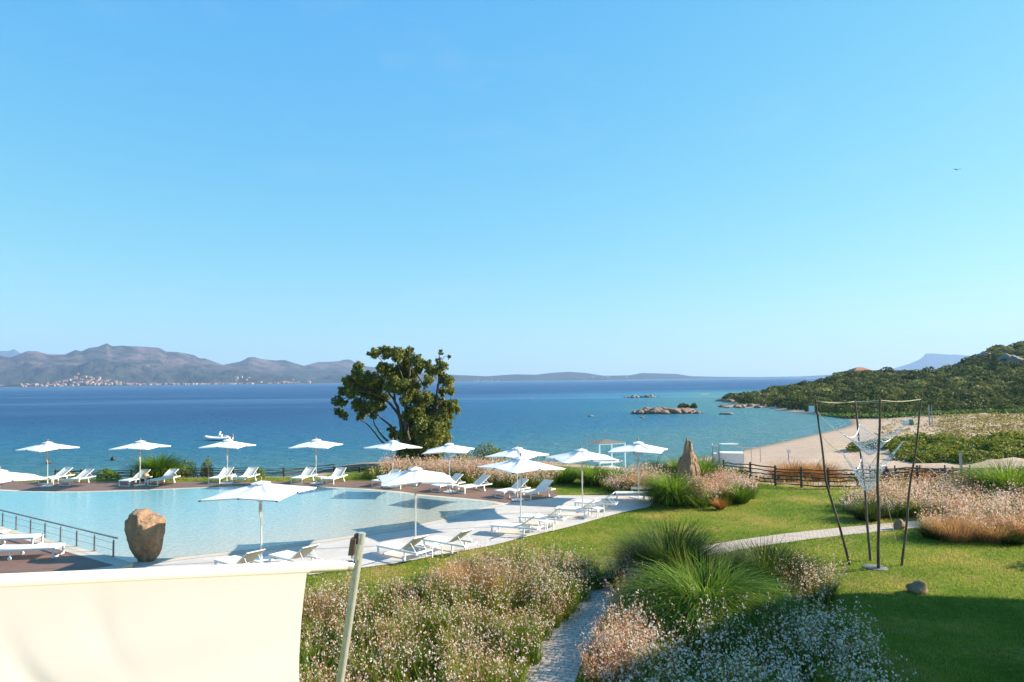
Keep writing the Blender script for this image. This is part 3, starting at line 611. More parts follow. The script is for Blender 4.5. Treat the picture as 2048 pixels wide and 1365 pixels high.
# railing
rroot = empty('railing', rl[1]); tag(rroot, 'low steel cable railing along the edge of the brown deck beside the pool', 'railing')
inv = rroot.location
def rp(px, py): return G(px, py, Zr) + bn * 0.16 - inv
posts_px = [(14, 1051), (41, 1058), (70, 1066), (99, 1073.5), (130, 1082), (162.5, 1091), (198, 1100.5), (236, 1111.5)]
gap = rp(14, 1051) - rp(41, 1058); pts = [rp(*p) for p in posts_px]; pts = [pts[0] + gap * 3.3, pts[0] + gap * 2.2, pts[0] + gap * 1.1] + pts
Hr = 0.66
for p in pts:
    mb = MB(); mb.box(p + Vector((0, 0, Hr * 0.42)), (0.045, 0.045, Hr * 0.84)); mb.box(p + Vector((0, 0, 0.006)), (0.12, 0.12, 0.012)); mb.tube([p + Vector((0, 0, Hr * .84)), p + Vector((0, 0, Hr - .02))], 0.008, 5)
    mb.build('post', M['darkrail'], rroot)
MB().bar(pts[0] + Vector((0, 0, Hr)), pts[-1] + (pts[-1] - pts[-2]) * .18 + Vector((0, 0, Hr)), 0.055, 0.04).build('handrail', M['darkrail'], rroot)
for zz in (0.22, 0.46):
    MB().tube([p + Vector((0, 0, zz)) for p in pts], 0.006, 5).build('cable', M['darkrail'], rroot)

# boulder at the pool corner
def bshape(q):
    k = 0.60 + 0.40 * min(1, max(0, (q.z + 1.0) / 1.2)); x = max(-.92, min(.88, q.x * k * 1.08 + 0.08 * (1 - q.z) * 0.5)); z = q.z
    f = 1 / (1 + math.exp(-(x - .10) / .05)); cap = .72 * (1 - f) + .46 * f + .12 * q.y
    if z > cap: z = cap + (z - cap) * .22
    z -= 0.12 * math.exp(-((x - 0.10) / .06) ** 2) * max(0, z)
    return Vector((x, q.y * k, z))
bl = G(284, 1128, 0.0)
b_ = rock('boulder', bl + Vector((-0.04, 0.25, 0.94)), (0.63, 0.58, 1.12), 9, M['granite'], 5, 0.20, 1.5, bshape)
tag(b_, 'big pitted orange brown boulder standing at the pool corner by the railing', 'boulder')

# ------------------------------------------------------------------ parasols
def make_parasol():
    root = empty('parasol', (0, 0, 0))
    ze, za, rc, rm = 2.30, 2.68, 2.12, 1.47
    rings, sub = 8, 6; vs = [(0, 0, za)]; N = 8 * sub
    def edge(k):
        a = 2 * math.pi * k / N; s = (k % sub) / sub; i = k // sub; r0, r1 = (rc, rm) if i % 2 == 0 else (rm, rc)
        a0 = 2 * math.pi * i / 8; a1 = a0 + math.pi / 4; z0, z1 = (ze, ze + .07) if i % 2 == 0 else (ze + .07, ze)
        x = r0 * math.cos(a0) * (1 - s) + r1 * math.cos(a1) * s; y = r0 * math.sin(a0) * (1 - s) + r1 * math.sin(a1) * s
        sag = 4 * s * (1 - s); return x * (1 - .035 * sag), y * (1 - .035 * sag), z0 * (1 - s) + z1 * s + 0.02 * sag, sag
    for j in range(1, rings + 1):
        f = j / rings
        for k in range(N):
            x, y, z, sag = edge(k); zz = za + (z - za) * (f ** 0.92) - 0.045 * sag * math.sin(math.pi * min(f, .8))
            vs.append((x * f, y * f, zz))
    fs = [(0, 1 + k, 1 + (k + 1) % N) for k in range(N)]
    for j in range(rings - 1):
        for k in range(N):
            fs.append((1 + j * N + k, 1 + (j + 1) * N + k, 1 + (j + 1) * N + (k + 1) % N, 1 + j * N + (k + 1) % N))
    can = MB().add(vs, fs, True)
    # hem: a short turned-down edge
    e = [vs[1 + (rings - 1) * N + k] for k in range(N)]; can.add(e + [(x * .995, y * .995, z - .05) for x, y, z in e], [(k, (k + 1) % N, N + (k + 1) % N, N + k) for k in range(N)], True)
    co = can.build('canopy', M['canopy'], root)
    vent = MB(); vv = [(0, 0, za + .06)]; n = 24
    for f in (0.35, 0.7, 1.0):
        for k in range(n):
            a = 2 * math.pi * k / n; rr = 0.33 * f * (1 + .13 * math.cos(4 * a)); vv.append((rr * math.cos(a), rr * math.sin(a), za + .06 - 0.085 * f ** 1.3 + 0.015 * math.cos(8 * a) * f))
    vf = [(0, 1 + k, 1 + (k + 1) % n) for k in range(n)]
    for j in range(2):
        for k in range(n): vf.append((1 + j * n + k, 1 + (j + 1) * n + k, 1 + (j + 1) * n + (k + 1) % n, 1 + j * n + (k + 1) % n))
    vent.add(vv, vf, True).build('vent', M['canopy'], co)
    MB().lathe([(0.0, .09), (.03, .09), (.045, .11), (.04, .15), (.028, .17), (.035, .19), (.0, .225)], (0, 0, za), 10).build('finial', M['finial'], root)
    MB().tube([(0, 0, 0.02), (0, 0, za + .08)], 0.030, 12).build('pole', M['pole'], root)
    mb = MB(); mb.box((0, 0, .015), (.75, .75, .03)); mb.tube([(0, 0, .03), (0, 0, .28)], .04, 10); mb.build('base_plate', M['white'], root)
    mb = MB(); mb.lathe([(.03, -.06), (.065, -.05), (.065, .02), (.03, .03)], (0, 0, 2.02), 10); mb.build('hub', M['white'], root); MB().lathe([(.03, -.04), (.06, -.03), (.06, .02), (.03, .03)], (0, 0, za - .06), 10).build('top_hub', M['white'], root)
    for k in range(8):
        x, y, z, _ = edge(k * sub); mb = MB()
        top = Vector((0, 0, za - .06)); end = Vector((x * .985, y * .985, z - .03)); mb.bar(top, end, .018, .024); mb.bar(Vector((0, 0, 2.0)), top.lerp(end, .48) + Vector((0, 0, -.02)), .014, .018)
        rb = mb.build('rib', M['rib'], root); MB().box(end + Vector((x, y, 0)) * .012, (.07, .07, .035)).build('rib_end', M['black'], rb)
    mb = MB(); mb.tube([(.03, -.03, 2.0), (-.05, -.05, 1.95), (-.07, -.05, 1.7), (-.03, -.04, 1.45)], [.02, .035, .03, .012], 6); mb.tube([(.03, -.03, 1.95), (.04, -.04, 1.2)], .006, 5); mb.build('strap', M['strap'], root)
    return root
para = make_parasol()
# (base pixel, rotation of the near corner, ground height, label)
parasols = [
 ((523, 1121), 34, Zp, 'white square parasol nearest the camera, over the two loungers behind the cream awning bar'),
 ((831, 1089), 60, Zp, 'white parasol on the pale paving just right of the steel awning pole'),
 ((1041.3, 1052), 80, Zp, 'white parasol in the middle of the paving with a twin parasol straight behind it'),
 ((1165.8, 1022), 60, Zp, 'white parasol between the middle of the paving and the one beside the standing stone'),
 ((1277.5, 996), 26, Zp, 'white parasol at the far end of the paving beside the standing stone, rightmost of all'),
 ((95, 972.5), 18, Zd, 'white parasol on the far brown deck, leftmost of those seen whole against the sea'),
 ((279.5, 970.7), 38, Zd, 'white parasol on the far deck just left of the tall green grass clump'),
 ((453.4, 967.5), 38, Zd, 'white parasol on the far deck with the moored rubber boat right behind its top'),
 ((632, 967.5), 36, Zd, 'white parasol on the far deck, next one left of the big tree'),
 ((785, 974), 6, Zd, 'white parasol on the far deck standing in front of the foot of the big tree'),
 ((899.5, 984.5), 38, Zd, 'white parasol just right of the big tree, before the pink flower border'),
 ((1035, 1000), 14, Zd, 'white parasol half hidden behind its twin, at the right end of the brown deck'),
]
for i, (b, a, z, lab) in enumerate(parasols):
    o = para if i == 0 else copy_tree(para); o.location = G(*b, z); o.rotation_euler = (R((i % 3 - 1) * 0.6), R((i * 7 % 5 - 2) * 0.45), R(a)); o.scale = ((.94, .94, 1.0) if i == 0 else (.91, .91, 1.06)) if i < 5 else (.82, .82, .985)
    tag(o, lab, 'parasol', 'white parasols round the pool')
o = copy_tree(para); c_ = D(61, 971, 28.8); o.location = (c_.x - 1.42, 29.0, Zr); o.rotation_euler = (0, 0, R(45 - 34)); o.scale = (.86, .86, .93); tag(o, 'white parasol cut off by the left edge of the picture above the railing', 'parasol', 'white parasols round the pool')

# ------------------------------------------------------------------ loungers and side tables
def make_lounger(flat=False, ang=31, back='sling'):
    root = empty('sun_lounger', (0, 0, 0)); W = .70; Lg = 2.0; zf = .33; yb = 1.18
    mb = MB()
    for s in (-1, 1): mb.frame((s * W / 2, Lg / 2, zf), (1, 0, 0), (0, 1, 0), (0, 0, 1), .022, Lg / 2, .03)
    for y in (.022, Lg - .022): mb.frame((0, y, zf), (1, 0, 0), (0, 1, 0), (0, 0, 1), W / 2 - .023, .021, .028)
    mb.build('frame', M['white'], root)
    for y in (.06, 1.42):
        for s in (-1, 1): MB().box((s * (W / 2 + .002), y, (zf - .03) / 2), (.046, .06, zf - .03)).build('leg', M['white'], root)
    MB().bar((-W / 2 + .03, .06, .02), (W / 2 - .03, .06, .02), .04, .036).build('foot_bar', M['white'], root)
    for s in (-1, 1):
        mb = MB(); mb.tube([(s * (W / 2 + .03), 1.42, .06), (s * (W / 2 + .07), 1.42, .06)], .06, 12); mb.build('wheel', M['white'], root)
    mb = MB(); n = 10
    vs = []
    for i in range(n + 1):
        y = .04 + (yb - .04) * i / n
        for j in range(5):
            x = (j / 4 - .5) * (W - .04); vs.append((x, y, zf + .036 - .018 * (1 - (2 * j / 4 - 1) ** 2)))
    mb.add(vs, [(i * 5 + j, i * 5 + j + 1, i * 5 + j + 6, i * 5 + j + 5) for i in range(n) for j in range(4)], True); mb.build('seat', M['sling'], root)
    a = R(2 if flat else ang); Lb = .82; hinge = Vector((0, yb, zf + .034)); d = Vector((0, math.cos(a), math.sin(a))); up = Vector((0, -math.sin(a), math.cos(a)))
    mb = MB(); vs = []
    for i in range(n + 1):
        for j in range(5):
            vs.append(hinge + d * (Lb * i / n) + Vector(((j / 4 - .5) * (W - .09), 0, 0)) - up * (.03 * (1 - (2 * j / 4 - 1) ** 2)))
    mb.add(vs, [(i * 5 + j, i * 5 + j + 1, i * 5 + j + 6, i * 5 + j + 5) for i in range(n) for j in range(4)], True); bk = mb.build('backrest', M[back], root)
    mb = MB()
    for s in (-1, 1): mb.bar(hinge + Vector((s * (W / 2 - .035), 0, 0)), hinge + d * Lb + Vector((s * (W / 2 - .035), 0, 0)), .028, .028)
    q = hinge + d * (Lb - .01); mb.bar(q + Vector((-W / 2 + .05, 0, 0)), q + Vector((W / 2 - .05, 0, 0)), .028, .026); mb.build('backrest_frame', M['white'], bk)
    if not flat:
        q = hinge + d * .5; mb = MB()
        for s in (-1, 1): mb.bar(q + Vector((s * .25, 0, -.02)), Vector((s * .25, 1.86, zf)), .016, .016)
        mb.bar((-.25, 1.86, zf), (.25, 1.86, zf), .016, .016); mb.build('strut', M['white'], root)
    return root
lp = make_lounger(); lpf = make_lounger(True); lpb = make_lounger(False, 34, 'beige')  # beige variant carries the shade of its back in the colour
def lounger_at(b, ang, z, lab, src=None, first=[True, True, True], s=1.0):
    k = {'flat': 1, 'beige': 2}.get(src, 0); base = (lp, lpf, lpb)[k]
    o = base if first[k] else copy_tree(base); first[k] = False
    p = G(*b, z); o.location = p; o.rotation_euler = (0, 0, R(ang)); tag(o, lab, 'sun lounger', 'white sun loungers round the pool'); return o
# b = centre of the foot end on the ground; ang = heading of the head end, 0 = away from the camera, negative = to the right
L_far = [
 ((84, 968.5), -16, 'white sun lounger left of the leftmost whole parasol pole'),
 ((128, 972.5), -14, 'white sun lounger just right of the leftmost whole parasol pole'),
 ((247, 973.5), -12, 'white sun lounger left of the parasol by the tall green grass clump'),
 ((304, 972.5), -14, 'white sun lounger with a bluish shaded back in front of the tall green grass clump'),
 ((427, 968.5), -6, 'white sun lounger left of the parasol in front of the rubber boat'),
 ((476, 968.5), -8, 'white sun lounger right of the parasol in front of the rubber boat'),
 ((592, 968.5), -12, 'white sun lounger left of the parasol next left of the big tree'),
 ((655, 970), -12, 'white sun lounger right of the parasol next left of the big tree'),
 ((752, 974), -30, 'white sun lounger mostly hidden behind the near parasol canopy, left of the tree foot parasol'),
 ((790, 978), -32, 'white sun lounger mostly hidden behind the near parasol canopy, right of the tree foot parasol'),
 ((870, 984), -42, 'white sun lounger left of the parasol just right of the big tree'),
 ((920, 987), -48, 'white sun lounger right of the parasol just right of the big tree'),
 ((998, 996), -46, 'white sun lounger at the right end of the brown deck, left of the twin parasols'),
 ((1050, 999), -44, 'white sun lounger at the right end of the brown deck, right of the twin parasols'),
]
for b, a, lab in L_far: lounger_at(b, a, Zd, lab)
L_near = [
 ((449, 1137), -128, 'white sun lounger with shade-tinted back just above the cream awning bar, left of the pair'),
 ((556, 1126), -128, 'white sun lounger with shade-tinted back just above the cream awning bar, right of the pair'),
 ((769, 1107), -128, 'white sun lounger with shade-tinted back on the paving beside the steel awning pole'),
 ((859, 1094), -126, 'white sun lounger with shade-tinted back, second from the steel awning pole along the paving'),
 ((988, 1065), -112, 'white sun lounger with its back raised steeply, third from the steel awning pole'),
 ((1043, 1047), -112, 'white sun lounger behind the one with the steeply raised back, under the middle parasol'),
 ((1113, 1030.5), -110, 'white sun lounger beside the lawn, left of the far paving parasol pole'),
 ((1152, 1017), -110, 'white sun lounger in the front row close to the parasol before the standing stone'),
 ((1232, 999), -100, 'flat white sun lounger at the far end of the paving before the tall grass'),
 ((1262, 988), -100, 'flat white sun lounger farthest back on the paving behind the parasol pole'),
]
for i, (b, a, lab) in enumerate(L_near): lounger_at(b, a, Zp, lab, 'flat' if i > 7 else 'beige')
for (fx, fy), lab in (((108, 1117), 'flat white sun lounger on the brown deck at the left edge, nearer of two'), ((66, 1095), 'flat white sun lounger on the brown deck at the left edge, farther of two')):
    o = lounger_at((fx, fy), 98, Zr + .004, lab, 'flat'); p_ = G(fx, fy, Zr + .004); o.location = p_ + Vector((-0.02, 0.35, 0))
def make_table():
    root = empty('side_table', (0, 0, 0)); MB().box((0, 0, .385), (.45, .45, .03)).build('table_top', M['white'], root)
    for sx_ in (-1, 1):
        for sy_ in (-1, 1): MB().box((sx_ * .2, sy_ * .2, .185), (.035, .035, .37)).build('leg', M['white'], root)
    return root
tb = make_table()
tabs = [((105, 970), Zd, 'small white side table under the leftmost whole parasol'), ((291, 968), Zd, 'small white side table with a straw bag on it by the tall grass clump'), ((463, 965), Zd, 'small white side table under the parasol in front of the rubber boat'), ((643, 967), Zd, 'small white side table under the parasol next left of the big tree'), ((905, 984), Zd, 'small white side table under the parasol just right of the big tree'), ((1030, 996), Zd, 'small white side table between the loungers at the twin parasols'), ((868, 1112), Zp, 'small white side table between the two loungers nearest the steel awning pole'), ((1093, 1062), Zp, 'small white side table beside the lounger with the steep back'), ((1196, 1034), Zp, 'small white side table at the lawn side of the farther front row')]
for i, (b, z, lab) in enumerate(tabs):
    o = tb if i == 0 else copy_tree(tb); o.location = G(*b, z); o.rotation_euler = (0, 0, R(-20 - 5 * i)); tag(o, lab, 'table', 'white side tables between loungers')
st = MB().lathe([(0, .24), (.10, .23), (.17, .17), (.20, .08), (.18, 0), (0, 0)], (0, 0, 0), 14); st.tube([(-.12, 0, .2), (-.06, 0, .32), (.06, 0, .32), (.12, 0, .2)], .012, 6)
o = st.build('straw_bag', M['straw']); o.location = G(291, 968, Zd) + Vector((0, 0, .40)); tag(o, 'brown straw bag lying on the side table by the tall grass clump', 'bag')

# ------------------------------------------------------------------ awning and its pole
top, bot = D(724, 1066, 4.2), D(680, 1365, 4.2); dv = (bot - top); foot = top + dv * ((top.z - 0.0) / -dv.z)
pr_ = empty('awning', foot); tag(pr_, 'cream canvas awning hanging from a roller on a leaning steel pole in the foreground', 'awning')
o0 = Vector(foot)
mb = MB(); mb.tube([Vector((0, 0, 0)), top - o0], .0235, 16); pm = mb.build('pole', M['steel'], pr_)
ax = (top - bot).normalized(); c1 = D(714, 1098, 4.2)
mb = MB(); mb.tube([D(712, 1117, 4.2) - o0, D(717, 1088, 4.2) - o0], .031, 14); mb.build('clamp', M['steel'], pr_)
mb = MB(); q = D(706, 1093, 4.19) - o0; mb.frame(q, (1, 0, 0), (0, 1, 0), ax, .016, .03, .048); mb.frame(D(711, 1078, 4.2) - o0, (1, 0, 0), (0, 1, 0), ax, .008, .02, .03); mb.build('bracket', M['rust'], pr_)
rA, rB = D(0, 1164, 3.25), D(692, 1132, 4.17); rd = (rB - rA).normalized(); rL = rA - rd * 1.2
fe = rA.lerp(rB, .862)
MB().tube([rL - o0, rB - o0], [.036, .032], 18).build('roller', M['awning_roll'], pr_)
mb = MB(); mb.tube([rB - o0, rB + rd * .035 - o0, rB + rd * .06 - o0, D(716, 1128, 4.19) - o0], [.03, .03, .018, .016], 14); mb.build('roller_cap', M['steel'], pr_)
wr = MB().tube([rL - o0 - Vector((0, 0, .004)), fe - o0 - Vector((0, 0, .004))], [.039, .039], 18).build('rolled_canvas', M['awning_roll'], pr_)
nu, nv = 60, 34; vs = []
for j in range(nv + 1):
    v = j / nv; yb_ = 1150 + v * 330
    ex = 597 - 17 * math.sin(math.pi * min(1, v / .92) * .78) - 2 + 1.5 * v
    Yd = 4.06 - .30 * v
    for i in range(nu + 1):
        u = i / nu
        topp = rL.lerp(fe, u) - Vector((-.012, .034, .014)); e_ = D(ex, yb_, Yd)
        low = D(597, 1150, 4.06); off = e_ - low
        p = topp + Vector((off.x * u ** 3, off.y, off.z)) if False else topp + Vector((off.x * (u ** 4), -.30 * v, off.z))
        wv = .010 * math.sin(9 * u + 14 * v) * v + 0.034 * max(0, math.sin(44 * (u - .30 * v * v))) ** 3 * math.exp(-((u - .62 + .2 * v) / .12) ** 2) * v
        p.y += wv + .05 * math.sin(math.pi * u) * v
        vs.append(p - o0)
w_ = nu + 1
MB().add(vs, [(j * w_ + i, j * w_ + i + 1, (j + 1) * w_ + i + 1, (j + 1) * w_ + i) for j in range(nv) for i in range(nu)], True).build('canvas', M['awning'], pr_)

# ------------------------------------------------------------------ pole and net sculpture
s0 = G(1752, 1132, 0); sc = empty('net_sculpture', s0); tag(sc, 'four leaning branch poles on the lawn with a silvery net hung between them', 'sculpture')
pdef = [((1700, 1130), (1652, 960), (1631, 799), 23.0, 23.2, .045), ((1741, 1122), (1729, 975), (1710, 800), 23.4, 24.6, .045), ((1757, 1138), (1756, 980), (1760, 797), 22.5, 21.6, .05), ((1803, 1132), (1823, 960), (1843, 795), 22.8, 22.9, .04)]
tops = []; mids = []
for k, (a, m, t, Ya, Yt, r) in enumerate(pdef):
    A, Tt, Mm = G(*a, 0), D(*t, Yt), D(*m, (Ya + Yt) / 2); pts = []
    for i in range(15):
        f = i / 14; p = A * (1 - f) ** 2 + Mm * 2 * f * (1 - f) + Tt * f * f
        p = A.lerp(Mm, f * 2) if f < .5 else Mm.lerp(Tt, f * 2 - 1)
        p += Vector((math.sin(f * 11 + k * 2) * .025, math.cos(f * 9 + k) * .02, 0)) * math.sin(math.pi * f); pts.append(p - s0)
    pts[0].z = -.05
    MB().tube(pts, [r * (1.05 - .4 * i / 14) for i in range(15)], 8).build('pole', M['polewood'], sc); tops.append(pts[-1]); mids.append(pts)
mb = MB(); q = [tops[0], tops[1], tops[3], tops[2]]
for i in range(4):
    a, b = q[i] - Vector((0, 0, .06)), q[(i + 1) % 4] - Vector((0, 0, .06)); mb.tube([a.lerp(b, f) - Vector((0, 0, .06 * math.sin(math.pi * f))) for f in np.linspace(0, 1, 7)], .012, 5)
mb.build('rope_frame', M['rope'], sc)
def net(corners, bottom, seed, sagk):
    rg = random.Random(seed); n = 24; c = [Vector(x) for x in corners]; g = {}
    for i in range(n + 1):
        for j in range(n + 1):
            u, v = i / n, j / n; p = (c[0] * (1 - u) + c[1] * u) * (1 - v) + (c[3] * (1 - u) + c[2] * u) * v
            ctr = (c[0] + c[1] + c[2] + c[3]) / 4; e = 1 - (2 * abs(u - .5)) ** 2.2; f = 1 - (2 * abs(v - .5)) ** 2.2
            k = max(e * f, 0); em = max(e, f)
            sag = sagk * (0.40 * em + 0.60 * k); pin = 0.20 * em + .30 * k
            p = p.lerp(Vector((bottom.x, bottom.y, p.z)), pin); p.z -= sag
            g[i, j] = p + Vector((rg.uniform(-.008, .008), rg.uniform(-.008, .008), rg.uniform(-.008, .008)))
    mb = MB()
    for i in range(n + 1):
        for j in range(n + 1):
            for di, dj in ((1, 1), (1, -1)):
                if (i + j) % 2 == 0 and (i + di, j + dj) in g: mb.bar(g[i, j], g[i + di, j + dj], .0042, .0042)
            if (i + j) % 2 == 0 and rg.random() < .8: mb.frame(g[i, j], (1, 0, 0), (0, .6, .8), (0, -.8, .6), .018, .012, .004)
            if i < n and j < n and (i + j) % 2 and (i + 1, j) in g: pass
    for j in (0, n):
        mb.tube([g[i, j] for i in range(n + 1)], .009, 5)
    for i in (0, n):
        mb.tube([g[i, j] for j in range(n + 1)], .009, 5)
    return mb.build('net', M['net'], sc)
def P_(px, py, Y): return D(px, py, Y) - s0
u_c = [P_(1676, 862, 23.1), P_(1720, 848, 24.2), P_(1804, 856, 22.9), P_(1757, 872, 21.9)]
l_c = [P_(1684, 905, 23.1), P_(1724, 912, 24.0), P_(1806, 884, 22.9), P_(1752, 915, 22.1)]
net(u_c, P_(1738, 905, 22.9), 1, .80); net(l_c, P_(1728, 985, 22.9), 2, 1.25)
mb = MB()
order = [0, 1, 3, 2]
for cs, fr in ((u_c, 13), (l_c, 11)):
    for k in range(4):
        a = mids[order[k]][fr]; mb.tube([a.lerp(cs[k], f) - Vector((0, 0, .10 * math.sin(math.pi * f))) for f in np.linspace(0, 1, 6)], .009, 5)
mb.build('hanging_rope', M['rope'], sc)
for k, g_ in ((0, G(1598, 985, 0)), (3, G(1932, 1000, 0)), (1, G(1790, 985, 0)), (2, G(1793, 1086, 0))):
    MB().tube([mids[k][9], g_ - s0], .007, 5).build('guy_rope', M['rope'], sc)
MB().lathe([(0, .03), (.36, .03), (.38, .015), (.38, 0)], G(1750, 1136, 0) - s0, 24).build('stone_base', M['slab'], sc)
for (px, py), r_s, lab in (((1835, 1186), (.30, .22, .20), 'brown stone lying alone on the lawn near the shadow edge'), ((1800, 1059), (.20, .17, .24), 'small brown stone on the pale path behind the net sculpture')):
    o = rock('stone', G(px, py, 0) + Vector((0, 0, r_s[2] * .6)), r_s, px % 17, M['granite'], 3, .35); tag(o, lab, 'stone')

# ------------------------------------------------------------------ standing stone
def mshape(q):
    f = (q.z + 1) / 2; k = (1.0 - .62 * max(0, f) ** 1.2); return Vector((q.x * k + .06 * q.z, q.y * k, q.z))
ms = G(1381, 985, 0)
o = rock('standing_stone', (ms.x, ms.y + .3, 1.28), (.72, .55, 1.5), 17, M['menhir'], 5, .30, 1.9, mshape); tag(o, 'tall pointed tan standing stone rising from a clump of grasses and flowers', 'standing stone')

# ------------------------------------------------------------------ fences
def fence(name, label, ppts, hts, rails, mat, rr=.035, seed=1):
    rg = random.Random(seed); o0 = Vector(ppts[0]); root = empty(name, o0); tag(root, label, 'fence')
    for p, h in zip(ppts, hts): MB().tube([Vector(p) - o0 + Vector((0, 0, -.1)), Vector(p) - o0 + Vector((rg.uniform(-.03, .03), 0, h))], [.075, .065], 8).build('post', mat, root)
    for i in range(len(ppts) - 1):
        a, b = Vector(ppts[i]) - o0, Vector(ppts[i + 1]) - o0
        for f in rails:
            h = hts[i]; a2 = a + Vector((0, -.06, h * f + rg.uniform(-.04, .04))); b2 = b + Vector((0, -.06, h * f + rg.uniform(-.04, .04)))
            pts = [a2.lerp(b2, t) + Vector((0, 0, rg.uniform(-.03, .03))) for t in np.linspace(-.04, 1.04, 6)]; MB().tube(pts, [rr * rg.uniform(.7, 1.15) for _ in pts], 6).build('rail', mat, root)
    return root
xs = [112 + 50.6 * i for i in range(14)]
pp = [];
for x in xs:
    q = D(x, 950, 47.6 if x < 600 else 48.2); pp.append((q.x, q.y, h1(q.x, q.y)))
hts = [D(x, 935 if x > 350 else 939, 47.6).z - p[2] for x, p in zip(xs, pp)]
fence('rail_fence', 'dark branch rail fence along the sea side of the far deck, behind the loungers', pp, hts, (.2, .36, .52, .68, .86), M['darkwood'], .03, 3)
pp = [G(x, y, 0) for x, y in [(1448, 958), (1501, 964), (1551, 972), (1603, 975.5), (1657, 978), (1715, 977), (1775, 975), (1836, 972.5), (1906, 977), (1985, 984)]]
fence('rail_fence', 'dark branch rail fence closing the lawn towards the beach on the right', pp, [1.15] * 10, (.12, .34, .52, .70, .88), M['darkwood'], .04, 5)
pp = []
for x, y in [(1740, 945), (1790, 945), (1840, 944), (1890, 944), (1940, 944), (1990, 945)]:
    q = D(x, 946, 44.5); pp.append((q.x, q.y, -.45))
wl = empty('wattle_fence', pp[0]); tag(wl, 'low grey brown wattle fence behind the flowers at right, below the sand bank', 'fence')
rg_ = random.Random(4)
for i in range(len(pp) - 1):
    a, b = Vector(pp[i]) - Vector(pp[0]), Vector(pp[i + 1]) - Vector(pp[0]); mb = MB()
    for k in range(9): mb.tube([a.lerp(b, t) + Vector((0, rg_.uniform(-.05, .05), .1 + k * .085 + rg_.uniform(-.03, .03))) for t in np.linspace(-.02, 1.02, 7)], .035, 5)
    mb.build('woven_panel', M['darkwood'], wl); MB().tube([a + Vector((0, 0, -.2)), a + Vector((0, 0, 1.0))], .05, 6).build('post', M['darkwood'], wl)

# ------------------------------------------------------------------ beach things
gz = empty('beach_gazebo', G(1212, 945, -1.75)); tag(gz, 'light blue timber beach gazebo with a thatched top, behind the parasol nearest the standing stone', 'gazebo')
gz.rotation_euler.z = R(24); gw, gd_, gh = 1.25, 1.05, 2.45
for sx_ in (-1, 1):
    for sy_ in (-1, 1): MB().box((sx_ * gw, sy_ * gd_, gh / 2), (.12, .12, gh)).build('post', M['blue'], gz)
mb = MB()
for s in (-1, 1): mb.box((0, s * gd_, gh + .062), (2 * gw + .12, .12, .12)); mb.box((s * gw, 0, gh + .06), (.118, 2 * gd_ - .122, .118))
mb.build('beam', M['blue'], gz)
mb = MB(); mb.add([(-gw - .1, -gd_ - .1, gh + .125), (gw + .1, -gd_ - .1, gh + .125), (gw + .1, gd_ + .1, gh + .125), (-gw - .1, gd_ + .1, gh + .125), (0, 0, gh + .36)], [(0, 1, 4), (1, 2, 4), (2, 3, 4), (3, 0, 4), (3, 2, 1, 0)]); mb.build('thatch_roof', M['thatch'], gz)
mb = MB(); mb.box((0, 0, .95), (2 * gw - .14, 2 * gd_ - .1, .1)); mb.box((0, 0, .35), (2 * gw - .14, 2 * gd_ - .1, .1)); mb.build('platform', M['white'], gz)
hp = G(1457, 934, -1.85); hut = empty('beach_kiosk', hp); tag(hut, 'small white box kiosk with an open rail on top, standing on the beach', 'kiosk'); hut.rotation_euler.z = R(-14)
mb = MB(); mb.box((.25, 0, .62), (2.0, 1.5, 1.24)); mb.build('cabin', M['white'], hut, bevel=.01)
mb = MB(); mb.box((.25, 0, 1.27), (2.1, 1.6, .06)); mb.build('lid', M['white'], hut)
for x, y in ((-1.35, -.8), (-1.35, .8), (-.80, -.8), (-.80, .8)): MB().box((x, y, 1.0), (.07, .07, 2.0)).build('post', M['rib'], hut)
mb = MB(); mb.box((-1.08, -.8, 1.95), (.47, .05, .07)); mb.box((-.1, .8, 2.0), (1.32, .05, .07)); mb.box((-1.35, 0, 1.95), (.05, 1.52, .07)); mb.box((-1.07, 0, .65), (.4, 1.3, 1.1)); mb.build('side_screen', M['white'], hut)
MB().box((.15, .1, 2.03), (1.5, .6, .05)).build('top_board', M['white'], hut)
pf_ = empty('timber_rack', G(1505, 928, -1.8)); tag(pf_, 'bare thin timber post frame standing on the sand right of the white kiosk', 'rack')
xs_ = [-.95, -.7, -.1, .85]
for i, x in enumerate(xs_): MB().box((x, .3 * (i % 2), .72), (.05, .05, 1.44)).build('post', M['strap'], pf_)
mb = MB(); mb.bar((-1.9, .6, 1.5), (.1, .0, 1.46), .05, .05); mb.bar((-.1, .02, 1.47), (1.1, .3, 1.50), .05, .05); mb.build('beam', M['strap'], pf_)
def sign(px, py, Y, w, h, H, lab, mat):
    q = D(px, py, Y); q.z = h1(q.x, q.y); r = empty('sign', q); tag(r, lab, 'sign'); MB().box((0, 0, H / 2), (.06, .06, H)).build('post', M['rib'], r); MB().box((0, -.05, H - h / 2), (w, .03, h)).build('board', mat, r)
sign(1577, 920, 66, .34, .34, 1.05, 'small white notice board on a post in the sand right of the kiosk', M['white'])
sign(1623, 815, 150, 1.2, 1.3, 2.9, 'small white notice board at the far curve of the beach before the scrub', M['white'])
def at_ground(px, Y):
    q = D(px, 800, Y); q.z = h1(q.x, q.y); return q
q = at_ground(1816, 112)
bn_ = empty('rubbish_bin', q); tag(bn_, 'green and white rubbish bin standing on the far sand', 'bin'); MB().lathe([(0, 0), (.42, 0), (.48, .9), (.44, .95), (0, 1.0)], (0.35, 0, 0), 12).build('bin_body', M['greenbin'], bn_); MB().box((-.5, 0, .45), (.8, .6, .9)).build('crate', M['white'], bn_, bevel=.02)
